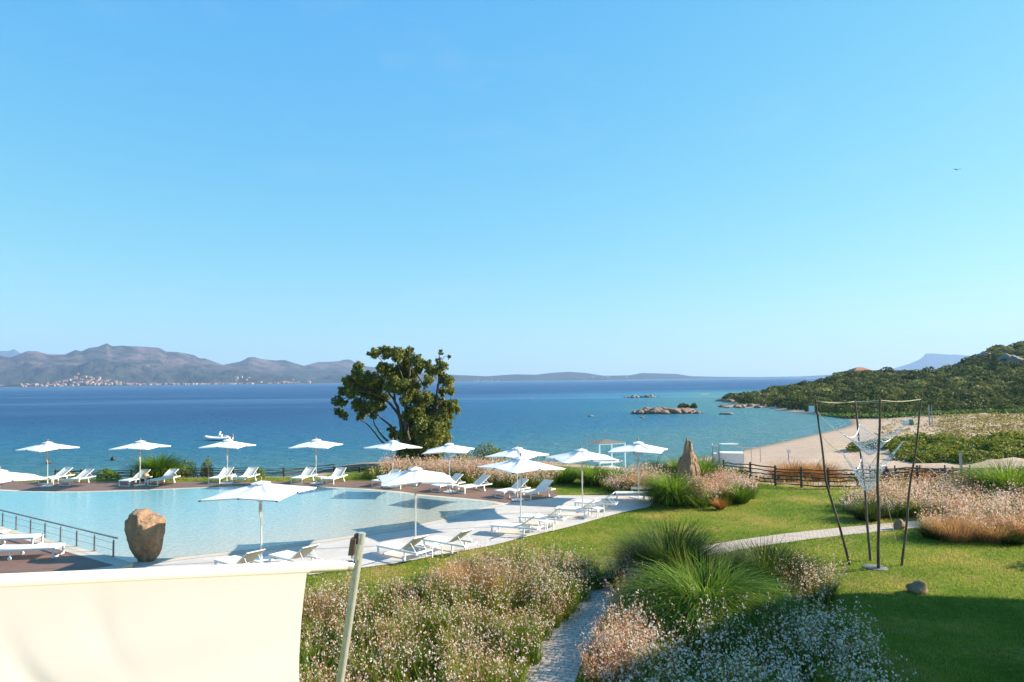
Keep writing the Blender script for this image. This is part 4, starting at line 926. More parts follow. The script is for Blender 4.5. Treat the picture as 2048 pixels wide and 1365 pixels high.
for px, Y, H, lab in ((1857, 108, 3.2, 'lone timber post with a thin twin standing on the far sand'), (1916, 50.5, 2.0, 'lone grey post on the sand bank right of the net sculpture')):
    q = at_ground(px, Y); mb = MB().box((0, 0, H / 2), (.14, .14, H))
    if Y > 100: mb.box((.55, .2, H * .45), (.1, .1, H * .9))
    o = mb.build('post', M['rib']); o.location = q; tag(o, lab, 'post')

# red-roofed house on the headland
q = at_ground(1722, 276); q.z -= 1.2
hs = empty('villa', q); tag(hs, 'low villa with a red roof half sunk in the scrub of the headland', 'house')
MB().box((0, 0, 1.6), (6, 5, 3.2)).build('wall', M['houseochre'], hs)
MB().add([(-3.6, -3, 3.2), (3.6, -3, 3.2), (3.6, 3, 3.2), (-3.6, 3, 3.2), (-1, 0, 4.5), (1, 0, 4.5)], [(0, 1, 5, 4), (1, 2, 5), (2, 3, 4, 5), (3, 0, 4), (3, 2, 1, 0)]).build('roof', M['terracotta'], hs)

# boat
bq = G(440, 881, SEA); bt = empty('inflatable_boat', bq); tag(bt, 'moored white and grey rubber boat with an outboard motor on the sea', 'boat'); bt.rotation_euler.z = R(184)
mb = MB()
pts = [(1.7, .65, .28), (0, .7, .28), (-1.2, .62, .32), (-1.9, .35, .45), (-2.15, 0, .52), (-1.9, -.35, .45), (-1.2, -.62, .32), (0, -.7, .28), (1.7, -.65, .28)]
mb.tube([(-x, y, z) for x, y, z in spline(pts, 4)], .22, 10); mb.build('tube', M['white'], bt)
mb = MB(); mb.prism([(-1.6, -.6), (1.3, -.55), (1.9, 0), (1.3, .55), (-1.6, .6)], -.1, .14); mb.build('hull', M['rib'], bt)
MB().box((-.1, 0, .5), (.45, .5, .75)).build('console', M['white'], bt, bevel=.05); MB().frame((.05, 0, 1.0), (1, 0, .3), (0, 1, 0), (-.3, 0, 1), .06, .26, .3).build('windscreen', M['white'], bt)
MB().box((-.9, 0, .42), (.5, .8, .5)).build('seat', M['white'], bt, bevel=.05); mb = MB(); mb.box((-1.75, 0, .65), (.4, .34, .55)); mb.box((-1.78, 0, .1), (.14, .12, .7)); mb.build('outboard_motor', M['rib'], bt, bevel=.04)
for i, (px, py, lab) in enumerate(((226, 921, 'small dark mooring buoy on the sea left of the second parasol'), (97, 928, 'small dark mooring buoy on the sea just right of the leftmost whole parasol pole'))):
    o = MB().lathe([(0, -.2), (.2, -.1), (.28, .08), (.2, .28), (.05, .36), (.05, .5), (0, .5)], (0, 0, 0), 12).build('buoy', M['black']); o.location = G(px, py, SEA) + Vector((0, 0, .05)); tag(o, lab, 'buoy')
o = MB().add([(0, -.12, 0), (.35, -.03, .14), (.7, .05, .05), (.33, .10, .12), (0, .14, 0), (-.35, -.03, .14), (-.7, .05, .05), (-.33, .10, .12), (0, -.2, .02), (0, .25, .02), (0, 0, .06), (0, 0, -.06)],
  [(10, 0, 1, 3), (1, 2, 3), (10, 5, 0), (10, 7, 5), (5, 7, 6), (10, 3, 4), (10, 4, 7), (8, 10, 0), (8, 0, 11), (8, 11, 10), (9, 10, 4), (9, 11, 10), (0, 11, 4, 10)]).build('bird', M['black']); o.location = D(1914, 340, 95); tag(o, 'single dark bird flying high in the sky on the right', 'bird')

# islets and shore boulders
def islet(name, lab, px0, px1, pyb, hh, seed, mat, n):
    rg = random.Random(seed); a, b = G(px0, pyb, SEA), G(px1, pyb, SEA); root = empty(name, (a + b) / 2); tag(root, lab, 'islet'); W_ = (b - a).length
    for k in range(n):
        u = (k + .5) / n; x = (u - .5) * W_ * .92; env = (math.sin(math.pi * u) ** .55) * (1 if u < .8 else .9)
        for j in range(2):
            s = rg.uniform(.5, 1.1) * hh * env * .8; 
            o = rock('rock', (x + rg.uniform(-.4, .4), rg.uniform(-1.5, 3) * (hh / 2.5), s * .25), (s * rg.uniform(.8, 1.5), s * rg.uniform(.8, 1.3), s * rg.uniform(.55, .95)), seed * 50 + k * 3 + j, mat, 3, .38, 1.3, None, root)
    return root
islet('rocky_islet', 'larger tan rocky islet with a tuft of dark shrubs off the beach', 1252, 1418, 828, 1.9, 3, M['shorerock'], 22)
islet('rocky_islet', 'flat low grey reef farther out on the sea', 1243, 1325, 795.5, 1.5, 5, M['greyrock'], 9)
for i, (px, r, lab) in enumerate(((1372, (2.0, 1.2, 1.1), 'dark shrub on the top of the rocky islet, leftmost and widest'), (1391, (1.1, .9, .95), 'dark shrub on the top of the rocky islet, small one at the right'))):
    q = G(px, 826, SEA); q.z = -1.2; q.y += 1.0; shrub('islet_shrub', lab, 'shrub', q, (r[0], r[1], r[2] * 1.15), 260, .28, M['maquis'], 60 + i, tshift=-.1)
for i, (px, py, s, lab) in enumerate(((1181, 833.5, .55, 'small dark rock awash left of the rocky islet'), (1284, 836, .45, 'tiny dark rock just in front of the rocky islet'), (1452, 829.5, 1.2, 'flat dark rock awash right of the rocky islet'), (1060, 798, .5, 'faint dark rock far out on the open sea'))):
    o = rock('rock', G(px, py, SEA) + Vector((0, 0, .05)), (s * 1.3, s * .8, s * .45), 90 + i, M['greyrock'], 3, .3); tag(o, lab, 'rock')
rg_ = random.Random(21); rps = []
for k in range(46):
    if k < 24: px = rg_.uniform(1440, 1550); py = 800.5 + (px - 1440) * .03 + rg_.uniform(-1, 4) ; Yd = 250 + rg_.uniform(-6, 14)
    else: px = rg_.uniform(1442, 1560); py = 0; Yd = 205 + rg_.uniform(-6, 6)
    q = D(px, 805, Yd); q.z = max(SEA, h1(q.x, q.y)); s = rg_.uniform(.5, 1.6) * (1.2 if k < 24 else .75)
    src = k % 6
    if k < 6: o = rock('shore_boulder', q, (1, .8, .7), 120 + k, M['shorerock'], 3, .38, 1.3); rps.append(o)
    else: o = rps[src].copy(); COL.objects.link(o)
    o.location = q; o.scale = (s * rg_.uniform(1, 1.6), s, s * rg_.uniform(.7, 1.2)); o.rotation_euler.z = rg_.uniform(0, 6)
    tag(o, 'reddish granite boulder among the heap along the headland shore', 'boulder', 'boulders along the headland shore')
for i, (px, Y, s, lab) in enumerate(((2026, 250, 3.6, 'large pale granite outcrop in the scrub near the right edge'), (2016, 281, 2.0, 'pale granite outcrop just under the crest of the hill at the right edge'), (1697, 276, 2.2, 'granite rock on the headland ridge left of the red roofed villa'), (1975, 279, 2.6, 'pale granite outcrop left of the hill crest near the right edge'), (1505, 262, 1.6, 'granite rock showing between shrubs on the headland tip'))):
    q = at_ground(px, Y); o = rock('granite_outcrop', q + Vector((0, 0, s * .1 + .6)), (s * 1.0, s * .8, s * .55), 140 + i, M['greyrock'], 4, .4, 1.3); tag(o, lab, 'rock')

# ------------------------------------------------------------------ the big tree
tY = 52.0; tk = 5.25
tbase = at_ground(836, tY); tr = empty('evergreen_oak', tbase); tag(tr, 'tall many stemmed evergreen tree with an open ragged crown by the sea', 'tree')
trg = random.Random(12); trn = np.random.default_rng(12)
def TP(x, y, dy=0.0): return D(640 + x / tk, 680 + y / tk, tY + dy) - tbase
limbs = [([(1000, 1330), (950, 1200), (880, 1000), (830, 780), (790, 650), (725, 560), (690, 470)], .26, 0), ([(940, 1250), (800, 1120), (690, 1045), (600, 930), (550, 820), (520, 760)], .13, -.8), ([(900, 1230), (760, 1130), (650, 1070), (520, 910), (430, 840), (390, 800)], .11, .6), ([(950, 1180), (840, 1010), (720, 890), (620, 800), (560, 740)], .16, 1.0), ([(1010, 1300), (930, 1050), (900, 800), (912, 560), (945, 300), (935, 80)], .24, -.6), ([(1060, 1300), (1120, 1130), (1185, 970), (1215, 720), (1240, 480), (1262, 300), (1252, 130)], .22, .4), ([(1060, 1250), (1080, 900), (1100, 560), (1060, 430), (990, 330), (960, 250)], .15, 1.1), ([(830, 780), (740, 680), (640, 600), (540, 560), (420, 540)], .12, -1.2), ([(790, 650), (760, 480), (720, 330), (650, 220), (560, 150)], .10, .8), ([(1215, 720), (1290, 640), (1380, 690), (1440, 740)], .09, .5), ([(912, 560), (860, 400), (820, 250), (800, 150)], .09, -1.0), ([(540, 560), (420, 430), (380, 300)], .07, -.9), ([(420, 540), (300, 600), (190, 650), (200, 740)], .05, -1.0), ([(1262, 300), (1300, 180), (1370, 185)], .04, .4), ([(1240, 480), (1330, 430), (1380, 500)], .05, .4)]
mb = MB()
for pts, r, dy in limbs:
    P = spline([TP(x, y, dy * i / len(pts) * 1.6) for i, (x, y) in enumerate(pts)], 4); n = len(P)
    mb.tube([p + Vector((trg.uniform(-.04, .04), trg.uniform(-.05, .05), 0)) for p in P], [max(.012, r * (1 - .86 * (i / (n - 1)) ** .8)) for i in range(n)], 7)
cl = [(560,140,55),(680,130,65),(800,150,75),(935,120,45),(930,200,75),(1020,210,55),(640,290,50),(720,330,85),(860,330,95),(950,360,65),(1040,300,60),(1120,260,48),(1250,230,38),(1300,280,45),(1270,130,26),(1360,180,24),(1180,330,70),(1260,350,48),(400,290,58),(370,360,58),(300,440,58),(420,420,78),(540,420,85),(620,470,75),(240,530,48),(330,550,66),(460,530,78),(580,580,75),(660,620,66),(180,640,50),(250,660,46),(200,760,52),(270,800,36),(400,680,68),(480,720,76),(560,700,66),(420,800,46),(560,790,36),(640,700,46),(760,470,85),(850,480,85),(960,500,85),(1000,600,75),(900,640,55),(1100,620,75),(1130,430,56),(1330,430,66),(1370,530,46),(1290,550,45),(1200,640,70),(1290,680,72),(1390,690,64),(1440,740,36),(1340,780,72),(1260,820,72),(1000,760,85),(1100,780,90),(900,800,52),(980,900,105),(1100,920,115),(1230,930,90),(1320,900,56),(1280,1030,86),(1150,1050,115),(1000,1040,115),(860,1000,52),(760,940,44),(780,1010,44),(900,1120,86),(1050,1180,115),(1180,1170,105),(950,1230,95),(1100,1260,86),(860,1230,56),(1200,1240,46)]
Cs = []; Ts = []; Ns = []
for (x, y, r) in cl:
    rr = 1.14 * r / tk / 1400 * tY; nn = int(1700 * (r / 70) ** 2); dy = trg.uniform(-1, 1) * (1.8 if y > 300 else 1.2); c0 = np.array(TP(x, y, dy))
    k = max(4, nn // 26); sd = rdir(k, trn); sub_ = c0 + sd * (rr * .95 * trn.random(k)[:, None] ** .45) * np.array([1, 1.25, .95]); w = trn.integers(0, k, nn)
    d = rdir(nn, trn); C = sub_[w] + d * (rr * .34 * trn.random(nn)[:, None] ** .5)
    Cs.append(C); Ns.append(d + np.array([0, 0, .3])); Ts.append(np.clip(trn.normal(.45, .18, nn) + trn.uniform(-.2, .2, k)[w], 0, .93) + (trn.random(nn) > .985) * .1)
    tip = Vector(c0)
    for z in range(3): 
        e = tip + Vector(trn.normal(0, .45, 3)) * rr * 1.2; mb.tube([tip + Vector((trg.uniform(-.3, .3), 0, -.5)) * rr * 2, tip, e], [.022, .014, .006], 4)
mb.build('trunk', M['bark'], tr)
C = np.concatenate(Cs); V, Fc = leaves(C, .078 * trn.uniform(.7, 1.35, len(C)), trn, .55, np.concatenate(Ns), .9)
np_mesh('crown', V, Fc, M['oak'], np.clip(np.concatenate(Ts), 0, 1), parent=tr)

# ------------------------------------------------------------------ headland scrub
sr = np.random.default_rng(31)
protoB = []
for i in range(10):
    V, Fc, t = bush_data((1, 1, .80), 400, .11, sr, .65, k=12, fill=.74); protoB.append((V, Fc, t))
cand = 14000; a = sr.uniform(.29, .80, cand); yb = np.interp(a, A_, YB); yr = np.interp(a, A_, YR); f = sr.random(cand) ** 1.25; Yc = yb - 1 + (yr + 14 - yb) * f; Xc = a * Yc
Zc_, Sc_, _ = height(Xc, Yc); ok = Sc_ > 2.5; Xc, Yc, Zc_, Sc_ = Xc[ok], Yc[ok], Zc_[ok], Sc_[ok]
keep = []; grid = {}
for i in range(len(Xc)):
    r0 = 3.1; k = (int(Xc[i] / r0), int(Yc[i] / r0))
    if any(math.hypot(Xc[i] - Xc[j], Yc[i] - Yc[j]) < r0 for dx in (-1, 0, 1) for dy in (-1, 0, 1) for j in grid.get((k[0] + dx, k[1] + dy), [])): continue
    grid.setdefault(k, []).append(i); keep.append(i)
keep = sorted(keep, key=lambda i: Yc[i]); NIND = 160
parts = []; smeshes = [None] * 10
for c_i, i in enumerate(keep):
    big = sr.random(); s = sr.uniform(1.6, 2.6) + (big > .75) * sr.uniform(.5, 1.5); near = np.interp(Xc[i] / Yc[i], A_, YB)
    if Yc[i] - near < 3: s *= .8
    k = int(sr.integers(0, 10)); ang = sr.uniform(0, 6.28); sz = s * sr.uniform(.75, 1.15); V, Fc, t = protoB[k]
    if c_i < NIND:
        if smeshes[k] is None: o = np_mesh('scrub_bush', V, Fc, M['maquis'], np.clip(t + sr.normal(0, .08), 0, 1)); smeshes[k] = o
        else: o = smeshes[k].copy(); COL.objects.link(o)
        o.location = (Xc[i], Yc[i], Zc_[i] + .05 * s); o.scale = (s, s, sz); o.rotation_euler.z = ang
        tag(o, 'dense dark green bush at the foot of the scrub on the headland above the beach', 'bush', 'bushes at the foot of the headland scrub')
    else:
        ca, sa = math.cos(ang), math.sin(ang); W_ = np.stack([(V[:, 0] * ca - V[:, 1] * sa) * s + Xc[i], (V[:, 0] * sa + V[:, 1] * ca) * s + Yc[i], V[:, 2] * sz + Zc_[i] + .05 * s], -1)
        parts.append((W_, Fc, np.clip(t + sr.normal(0, .22) + (sr.random() > .88) * .3, 0, 1), 0))
V, Fc, t, _ = merge(parts); tag(np_mesh('scrub', V, Fc, M['maquis'], t), 'dense dark green scrub covering the headland behind the beach', 'scrub', None, 'stuff')
# vivid creeping green at the foot of the headland
parts = []
for px in np.arange(1655, 2075, 4.0):
    Y = np.interp((px - 1024) / 1400, A_, YB) - sr.uniform(1, 5); q = at_ground(px + sr.uniform(-3, 3), Y); k = 90; C = np.array(q) + sr.normal(0, 1, (k, 3)) * np.array([1.1, 1.3, .12]) + np.array([0, 0, .35])
    V, Fc = leaves(C, .26, sr, .7, np.tile([0, 0, 1.], (k, 1)), .8); parts.append((V, Fc, np.clip(sr.normal(.5, .25, k), 0, 1), 0))
V, Fc, t, _ = merge(parts); tag(np_mesh('creeper', V, Fc, M['vivid'], t), 'vivid green creeping plants along the back edge of the beach', 'ground cover', None, 'stuff')
# dune tufts
parts = []
for k in range(1500):
    px = sr.uniform(1760, 2150); Y = sr.uniform(78, 134)
    if px < 1880 and sr.random() > .25: continue
    q = at_ground(px, Y); n = 14; s = sr.uniform(.25, .75); C = np.array(q) + sr.normal(0, 1, (n, 3)) * np.array([s, s, .09]) + np.array([0, 0, .14])
    V, Fc = leaves(C, .17, sr, .5, np.tile([0, -.2, 1.], (n, 1)), .8); parts.append((V, Fc, np.clip(sr.normal(.5, .25, n) + sr.normal(0, .2), 0, 1), 0))
V, Fc, t, _ = merge(parts); m_ = leafmat('dune_plants', [(0, (.14, .11, .035)), (.5, (.28, .22, .07)), (1, (.46, .34, .10))], .2); tag(np_mesh('dune_plants', V, Fc, m_, t), 'low yellowish dune plants dotted over the sand at right', 'ground cover', None, 'stuff')
# yellow green shrub band on the dune
k = 0; br = random.Random(77); bproto = None
for row, (Y0, n, x0, x1, rr) in enumerate(((74, 26, 1700, 2130, 1.35), (68, 30, 1790, 2140, 1.25), (63, 18, 1800, 2130, 1.0))):
    for i in range(n):
        px = x0 + (x1 - x0) * (i + br.uniform(0, .9)) / n; q = at_ground(px, Y0 + br.uniform(-2.5, 2.5)); s = rr * br.uniform(.75, 1.25)
        if k < 6: o = shrub('dune_shrub', None, None, q, (1, 1, .95), 520, .10, M['bush'], 300 + k); bproto = (bproto or []) + [o]
        else: o = copy_tree(bproto[br.randrange(6)])
        o.location = q; o.scale = (s * 1.25, s * 1.1, s * br.uniform(.7, 1.05)); o.rotation_euler.z = br.uniform(0, 6.28); k += 1
        tag(o, 'rounded yellow green shrub in the band of shrubs between dune and sand bank', 'shrub', 'yellow green shrubs on the dune')
for i, (px, Y, r, lab) in enumerate(((1858, 79, 1.1, 'loose twiggy shrub on the bare sand above the yellow green shrub band, left one'), (1893, 80, 1.5, 'loose twiggy shrub on the bare sand above the yellow green shrub band, right one'))): shrub('dune_shrub', lab, 'shrub', at_ground(px, Y), (r, r, r * .9), 420, .12, M['bush'], 400 + i, tshift=-.1)
q = at_ground(1700, 47.5); shrub('cushion_shrub', 'low bright green cushion shrub behind the rail fence on the right', 'shrub', q, (1.35, .9, 1.75), 1700, .06, M['vivid'], 410, k=14)
q = at_ground(2046, 46); shrub('dark_shrub', 'dark green shrub at the right edge above the bright grass clump', 'shrub', q, (1.7, 1.2, 1.5), 1200, .09, M['maquis'], 411)
# shrubs on the left behind the far deck
for i, (nm, lab, px, Y, r, n, lf, mt) in enumerate((
 ('round_shrub', 'low round green shrub behind the far deck, left of the tall grass clump', 221, 46.6, (.95, .8, .72), 900, .06, 'gleaf'),
 ('tamarisk', 'feathery yellow green shrub just right of the tall grass clump', 372, 48.3, (1.0, .8, 1.45), 1100, .07, 'bush'),
 ('tamarisk', 'narrow feathery yellow green shrub left of the parasol before the rubber boat', 415, 48.3, (.50, .5, 1.40), 800, .06, 'bush'),
 ('small_shrub', 'small dark shrub against the rail fence behind the nearest parasol top', 521, 46.4, (.42, .4, .75), 500, .05, 'gleaf'),
 ('green_tuft', 'small green shrub at the left end of the pink flower border', 745, 45.2, (.75, .6, .85), 900, .055, 'bush'),
 ('olive_shrub', 'broad olive green shrub behind the flower border right of the big tree', 978, 53.5, (1.75, 1.1, 1.75), 1600, .075, 'bush'),
 ('olive_shrub', 'small pale shrub at the right foot of the big tree', 925, 52.5, (.85, .7, 1.15), 700, .07, 'bush'),
 ('small_shrub', 'low green shrub behind the loungers under the leftmost whole parasol', 146, 47, (.8, .6, .55), 500, .06, 'bush'),
)): shrub(nm, lab, 'shrub', at_ground(px, Y), r, n, lf, M[mt], 420 + i)
clump('tall_grass_clump', 'tall arching green grass clump behind the far deck, right of the second parasol', 'grass clump', at_ground(318, 45.9), 1.05, 1.85, 2300, 440, M['grassclump'], .05, bend=(.9, 2.3), lean=(0, .6), tmean=.42)
parts = []
for px in np.arange(-40, 760, 2.2):
    q = at_ground(px, 45.0 + sr.uniform(-.7, .9)); n = 22; base = np.array(q) + np.stack([sr.normal(0, .12, n), sr.normal(0, .15, n), np.zeros(n)], -1); V, Fc = blades(base, sr.uniform(0, 6.28, n), sr.uniform(.06, .26, n), sr.uniform(0, .5, n), sr.uniform(.2, 1, n), np.full(n, .02), 2); parts.append((V, Fc, np.repeat(sr.random(n), 2), 0))
V, Fc, t, _ = merge(parts); tag(np_mesh('grass', V, Fc, M['turf'], t), 'rough grass along the sea side of the far deck', 'grass', None, 'stuff')

# ------------------------------------------------------------------ garden: clumps and flower beds
clumps = [
 ('big fountain of bright green grass in the foreground, largest of the group by the path', (1412, 1250), 1.55, 1.85, 8000, 'grassclump', .030, (1.3, 2.7), .52, 60),
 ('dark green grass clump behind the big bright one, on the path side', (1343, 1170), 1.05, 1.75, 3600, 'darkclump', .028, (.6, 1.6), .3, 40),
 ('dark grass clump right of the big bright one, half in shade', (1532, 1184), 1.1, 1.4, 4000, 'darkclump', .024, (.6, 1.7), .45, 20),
 ('tall round grass clump in front of the standing stone beside the last loungers', (1346, 1010), .95, 1.70, 3200, 'grassclump', .034, (.7, 1.8), .58, 0),
 ('grass clump behind the standing stone, showing on its right', (1408, 962), 1.0, 1.75, 1300, 'grassclump', .030, (.7, 1.7), .58, 0),
 ('grass clump behind the standing stone, showing on its left', (1358, 957), .75, 1.6, 900, 'grassclump', .030, (.7, 1.7), .58, 0),
 ('bright green grass clump at the right edge beyond the pink flowers', (2016, 1000), 1.75, 2.05, 3200, 'grassclump', .030, (.7, 1.7), .62, 0),
 ('rounded grass clump left of the white parasol before the standing stone', (1188, 969), 1.05, 1.35, 1500, 'grassclump', .030, (.8, 1.9), .58, 0),
 ('grass clump partly under the right corner of the middle paving parasol', (1130, 965), .9, 1.05, 1100, 'grassclump', .030, (.7, 1.8), .58, 0),
 ('grass clump left of the parasol pole at the far end of the paving', (1238, 971), .8, 1.2, 1100, 'grassclump', .028, (.7, 1.8), .58, 0),
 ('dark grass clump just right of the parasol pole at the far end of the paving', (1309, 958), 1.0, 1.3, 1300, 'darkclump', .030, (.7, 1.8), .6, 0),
 ('green grass clump at the left end of the rail fence near the kiosk', (1474, 962), .85, .95, 1000, 'grassclump', .028, (.6, 1.6), .45, 0),
 ('bright green leafy clump at the right end of the flowers round the standing stone', (1477, 1006), .75, 1.0, 1300, 'grassclump', .022, (.5, 1.4), .45, 0),
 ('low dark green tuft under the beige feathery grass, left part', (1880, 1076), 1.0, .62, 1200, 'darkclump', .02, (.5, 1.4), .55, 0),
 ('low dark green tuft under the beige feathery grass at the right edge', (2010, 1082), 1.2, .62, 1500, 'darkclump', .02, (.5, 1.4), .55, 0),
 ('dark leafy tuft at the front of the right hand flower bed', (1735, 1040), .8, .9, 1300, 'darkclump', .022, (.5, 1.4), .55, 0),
]
for i, (lab, b, R_, H, n, mt, w, bend, tm, sd) in enumerate(clumps):
    clump('grass_clump', lab, 'grass clump', G(*b, 0), R_, H, n, 500 + i, M[mt], w, None, bend, (0.0, .8), 5, tm, sd)
drys = [
 ('beige feathery grass tuft amid the foreground pink flowers', (935, 1196), .8, 1.05, 2400, .006),
 ('second beige feathery grass tuft amid the foreground pink flowers, right of the first', (1008, 1205), .8, .9, 2000, .006),
 ('beige feathery grass tuft beside the cream awning edge', (640, 1262), .8, .85, 1800, .006),
 ('beige feathery grass among the flowers right of the standing stone', (1424, 995), 1.0, 1.0, 2200, .010),
 ('beige feathery grass left of the tall clump by the standing stone', (1285, 985), .8, 1.0, 1500, .010),
 ('big beige feathery grass mound at the front of the right hand flower bed, left part', (1905, 1078), 1.3, .95, 2000, .007),
 ('big beige feathery grass mound at the front of the right hand flower bed, middle part', (1975, 1080), 1.3, .95, 2000, .007),
 ('big beige feathery grass mound at the right edge of the picture', (2052, 1078), 1.3, 1.0, 2000, .007),
 ('orange dry grass behind the rail fence, left mound', (1578, 958), 1.5, 1.5, 2200, .012),
 ('orange dry grass behind the rail fence, right mound', (1634, 960), 1.4, 1.4, 2200, .012),
 ('orange dry bush at the wattle fence beside the right pole of the sculpture', (1832, 953), .9, 1.35, 1800, .012),
 ('small orange tuft at the foot of the flowers right of the standing stone', (1440, 1020), .25, .55, 500, .010),
]
for i, (lab, b, R_, H, n, w) in enumerate(drys):
    q = G(*b, 0)
    if 'behind the rail' in lab or 'wattle' in lab: q = at_ground(b[0], q.y + 1.2)
    clump('feather_grass', lab, 'dry grass', q, R_, H, n, 560 + i, M['orange' if 'orange' in lab else 'dry'], w * (2.2 if 'orange' in lab else 1), None, (.3, 1.3), (0, .7), 4, .45)

mr = np.random.default_rng(88); N = 16000; yy = mr.uniform(40.5, 53, N); xx = mr.uniform(.33, .80, N) * yy
pt = np.array([noise.fractal(Vector((a_ * .4, b_ * .4, 7)), 1, 2, 3) for a_, b_ in zip(xx, yy)]); ok = (pt > -.08) & ~in_poly(xx, yy, plateau); xx, yy, pt = xx[ok], yy[ok], pt[ok]
zz = height(xx, yy)[0]; n = len(xx); V, Fc = blades(np.stack([xx, yy, zz - .05], -1), mr.uniform(0, 6.28, n), mr.uniform(.3, .9, n) * (.6 + pt), mr.uniform(0, .5, n), mr.uniform(.2, 1.2, n), mr.uniform(.015, .04, n), 3)
m_ = leafmat('dry_meadow', [(0, (.10, .12, .025)), (.35, (.22, .17, .05)), (.7, (.42, .22, .07)), (1, (.50, .36, .17))], .3)
tag(np_mesh('dry_meadow', V, Fc, m_, np.repeat(np.clip(mr.normal(.55, .25, n), 0, 1), 3)), 'dry brown and green meadow grass on the bank behind the rail fence', 'grass', None, 'stuff')
def PX(pts): return [G(x, y, 0) for x, y in pts]
bedA = PX([(560, 1560), (555, 1300), (590, 1245), (640, 1222), (740, 1212), (800, 1198), (860, 1172), (960, 1140), (1050, 1130), (1150, 1140), (1200, 1158), (1180, 1185), (1104, 1255), (1044, 1340), (1014, 1420), (984, 1560)])
gaura('gaura_bed', 'broad foreground bed of pale pink flowers between the awning and the path', bedA, 62000, 7000, 601, .82, .028, 3, pink=.46, fol=.68)
bedB = PX([(1215, 1560), (1225, 1385), (1248, 1310), (1268, 1245), (1290, 1195), (1330, 1230), (1420, 1262), (1560, 1250), (1600, 1235), (1650, 1262), (1710, 1310), (1770, 1400), (1800, 1560)])
gaura('gaura_bed', 'shaded foreground bed of white flowers right of the path, below the big grass', bedB, 36000, 3800, 602, .88, .031, 3, pink=.10)
bedS = PX([(1190, 1440), (1192, 1370), (1215, 1290), (1248, 1226), (1275, 1200), (1300, 1225), (1275, 1290), (1250, 1370), (1240, 1440)])
gaura('gaura_bed', 'coral pink sprays leaning over the right edge of the path in the foreground', bedS, 3600, 1500, 605, .85, .026, 4, pink=.66, fol=.45)
bedC = PX([(1565, 1185), (1600, 1170), (1650, 1176), (1668, 1204), (1625, 1238), (1580, 1228)])
gaura('gaura_bed', 'thin sprays of pale flowers at the lit edge right of the dark grass clump', bedC, 2600, 420, 603, 1.0, .026, 3, pink=.3)
bedP = PX([(1240, 1172), (1270, 1150), (1305, 1160), (1295, 1190), (1262, 1200)])
gaura('gaura_bed', 'small patch of pink flowers left of the dark grass clump where the path bends', bedP, 3600, 900, 604, .75, .026, 3, pink=.5)
B1 = PX([(752, 961), (830, 961), (930, 963), (960, 974), (1010, 981), (1060, 982), (1108, 972), (1108, 957), (1000, 946), (900, 942), (800, 944), (756, 949)])
gaura('gaura_bed', 'long pink flower border behind the loungers at the right end of the brown deck', B1, 24000, 5200, 611, .95, .043, 3, stemw=.007, pink=.5)
B2 = PX([(1222, 990), (1205, 984), (1232, 966), (1320, 955), (1345, 985), (1290, 992)])
gaura('gaura_bed', 'pink flowers left of the tall grass by the standing stone', B2, 10000, 1500, 612, .85, .043, 3, stemw=.007, pink=.5)
B3 = PX([(1300, 1008), (1330, 1019), (1395, 1017), (1470, 1012), (1500, 1003), (1503, 982), (1440, 968), (1400, 985)])
gaura('gaura_bed', 'pink flowers round the foot of the standing stone', B3, 12000, 2300, 613, .90, .042, 3, stemw=.007, pink=.55)
B4 = PX([(1690, 1022), (1720, 1036), (1850, 1036), (1850, 1062), (1880, 1078), (1960, 1083), (2048, 1084), (2200, 1075), (2200, 990), (1990, 986), (1860, 986), (1780, 988), (1715, 1000)])
gaura('gaura_bed', 'wide bed of pink flowers on the right behind the net sculpture', B4, 52000, 8600, 614, .95, .040, 3, stemw=.007, pink=.48)

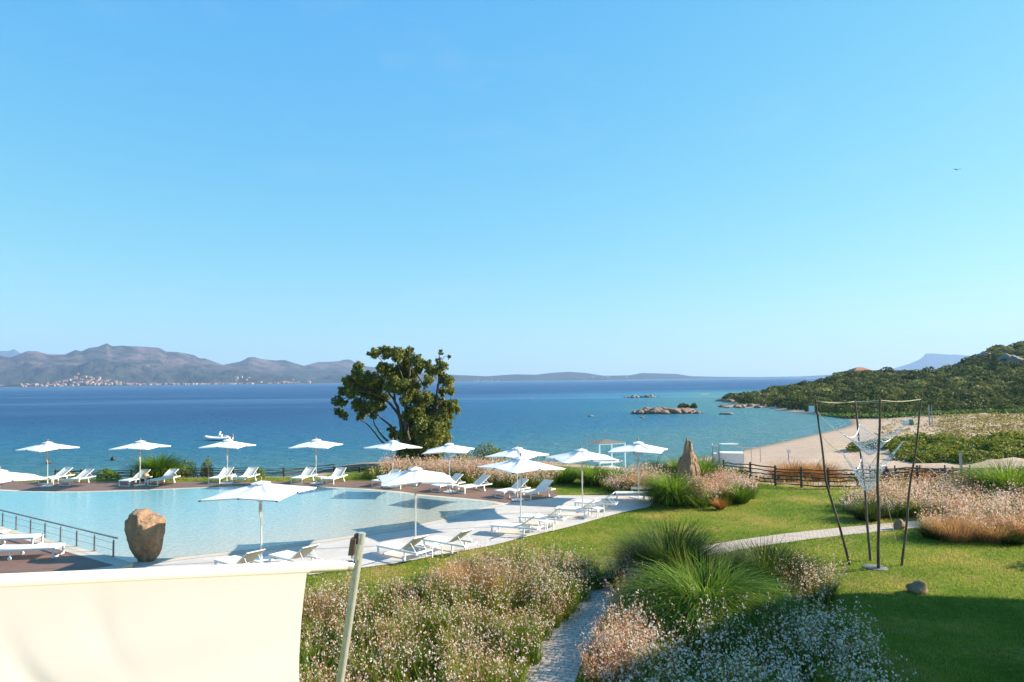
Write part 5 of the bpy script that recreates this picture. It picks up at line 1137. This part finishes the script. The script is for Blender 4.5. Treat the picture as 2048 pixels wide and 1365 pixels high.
# turf blades on the lawn
lr = np.random.default_rng(71); N = 330000
yy = 13.3 + 29 * lr.random(N) ** 1.5; xx = lr.uniform(-.45, .76, N) * yy
m = (yy < 46)
for pl in (pav, [(p.x, p.y) for p in l_ + r_[::-1]], dk): m &= ~in_poly(xx, yy, [(p[0], p[1]) for p in pl])
m &= in_poly(xx, yy, plateau); xx, yy = xx[m], yy[m]; n = len(xx)
pat = np.array([noise.fractal(Vector((a_ * .35, b_ * .35, 2)), 1, 2, 3) for a_, b_ in zip(xx[::1], yy[::1])])
L = lr.uniform(.03, .085, n); V, Fc = blades(np.stack([xx, yy, np.zeros(n)], -1), lr.uniform(0, 6.28, n), L, lr.uniform(.1, .9, n), lr.uniform(.2, .8, n), .007 + .00045 * yy, 1, .2)
tag(np_mesh('turf', V, Fc, M['turf'], np.clip(lr.normal(.40, .2, n) + pat * 1.1, 0, 1)), 'short mown lawn grass between pool paving and flower beds', 'grass', None, 'stuff')

# ------------------------------------------------------------------ unseen slab on pillars, shaped to cast the hotel wing's shadow on the lawn
e0, e1 = G(1640, 1191, 0), G(2048, 1208, 0); Hh = 12.0; s2 = Vector((SD.x, SD.y, 0)).normalized() * (Hh / math.tan(SUN_EL)); c0_ = e0 + s2
hw = empty('lawn_shade_slab', c0_); tag(hw, 'unseen slab on pillars right of the garden, shaped to cast the lawn shadow', 'shadow caster')
d1 = (e1 - e0).normalized(); dr = Vector((-0.78, -0.625, 0)).normalized()
poly = [Vector((0, 0, 0)), d1 * 20, d1 * 20 + dr * 21, dr * 21]
MB().prism([(p.x, p.y) for p in reversed(poly)], Hh - .6, Hh).build('roof', M['housewall'], hw)
for u, v in ((.14, .12), (.5, .12), (.86, .12), (.14, .5), (.5, .5), (.86, .5), (.14, .88), (.5, .88), (.86, .88)):
    p = d1 * 20 * u + dr * 21 * v; MB().box((p.x, p.y, (Hh - .6) / 2 - .06), (.5, .5, Hh - .6 - .1)).build('pillar', M['housewall'], hw)
q = G(1975, 1143, 0) + Vector((SD.x, SD.y, 0)).normalized() * 5.0
shrub('garden_shrub', 'dark shrub just outside the right edge of the picture', 'shrub', q, (1.5, 1.3, 2.2), 1500, .09, M['maquis'], 470)

# ------------------------------------------------------------------ the air
hm = bpy.data.materials.new('haze_air'); hm.use_nodes = True; nt = hm.node_tree; nt.nodes.remove(nt.nodes['Principled BSDF'])
pv = nt.nodes.new('ShaderNodeVolumePrincipled'); pv.inputs['Color'].default_value = (0.42, 0.64, 1.0, 1); pv.inputs['Density'].default_value = 9.5e-5; pv.inputs['Anisotropy'].default_value = 0.1
nt.links.new(pv.outputs[0], nt.nodes['Material Output'].inputs['Volume'])
mb = MB().box((0, 5600, 295), (24000, 12600, 640)); hz_ = mb.build('haze', hm); tag(hz_, 'thin blue sea haze', 'haze', None, 'stuff')
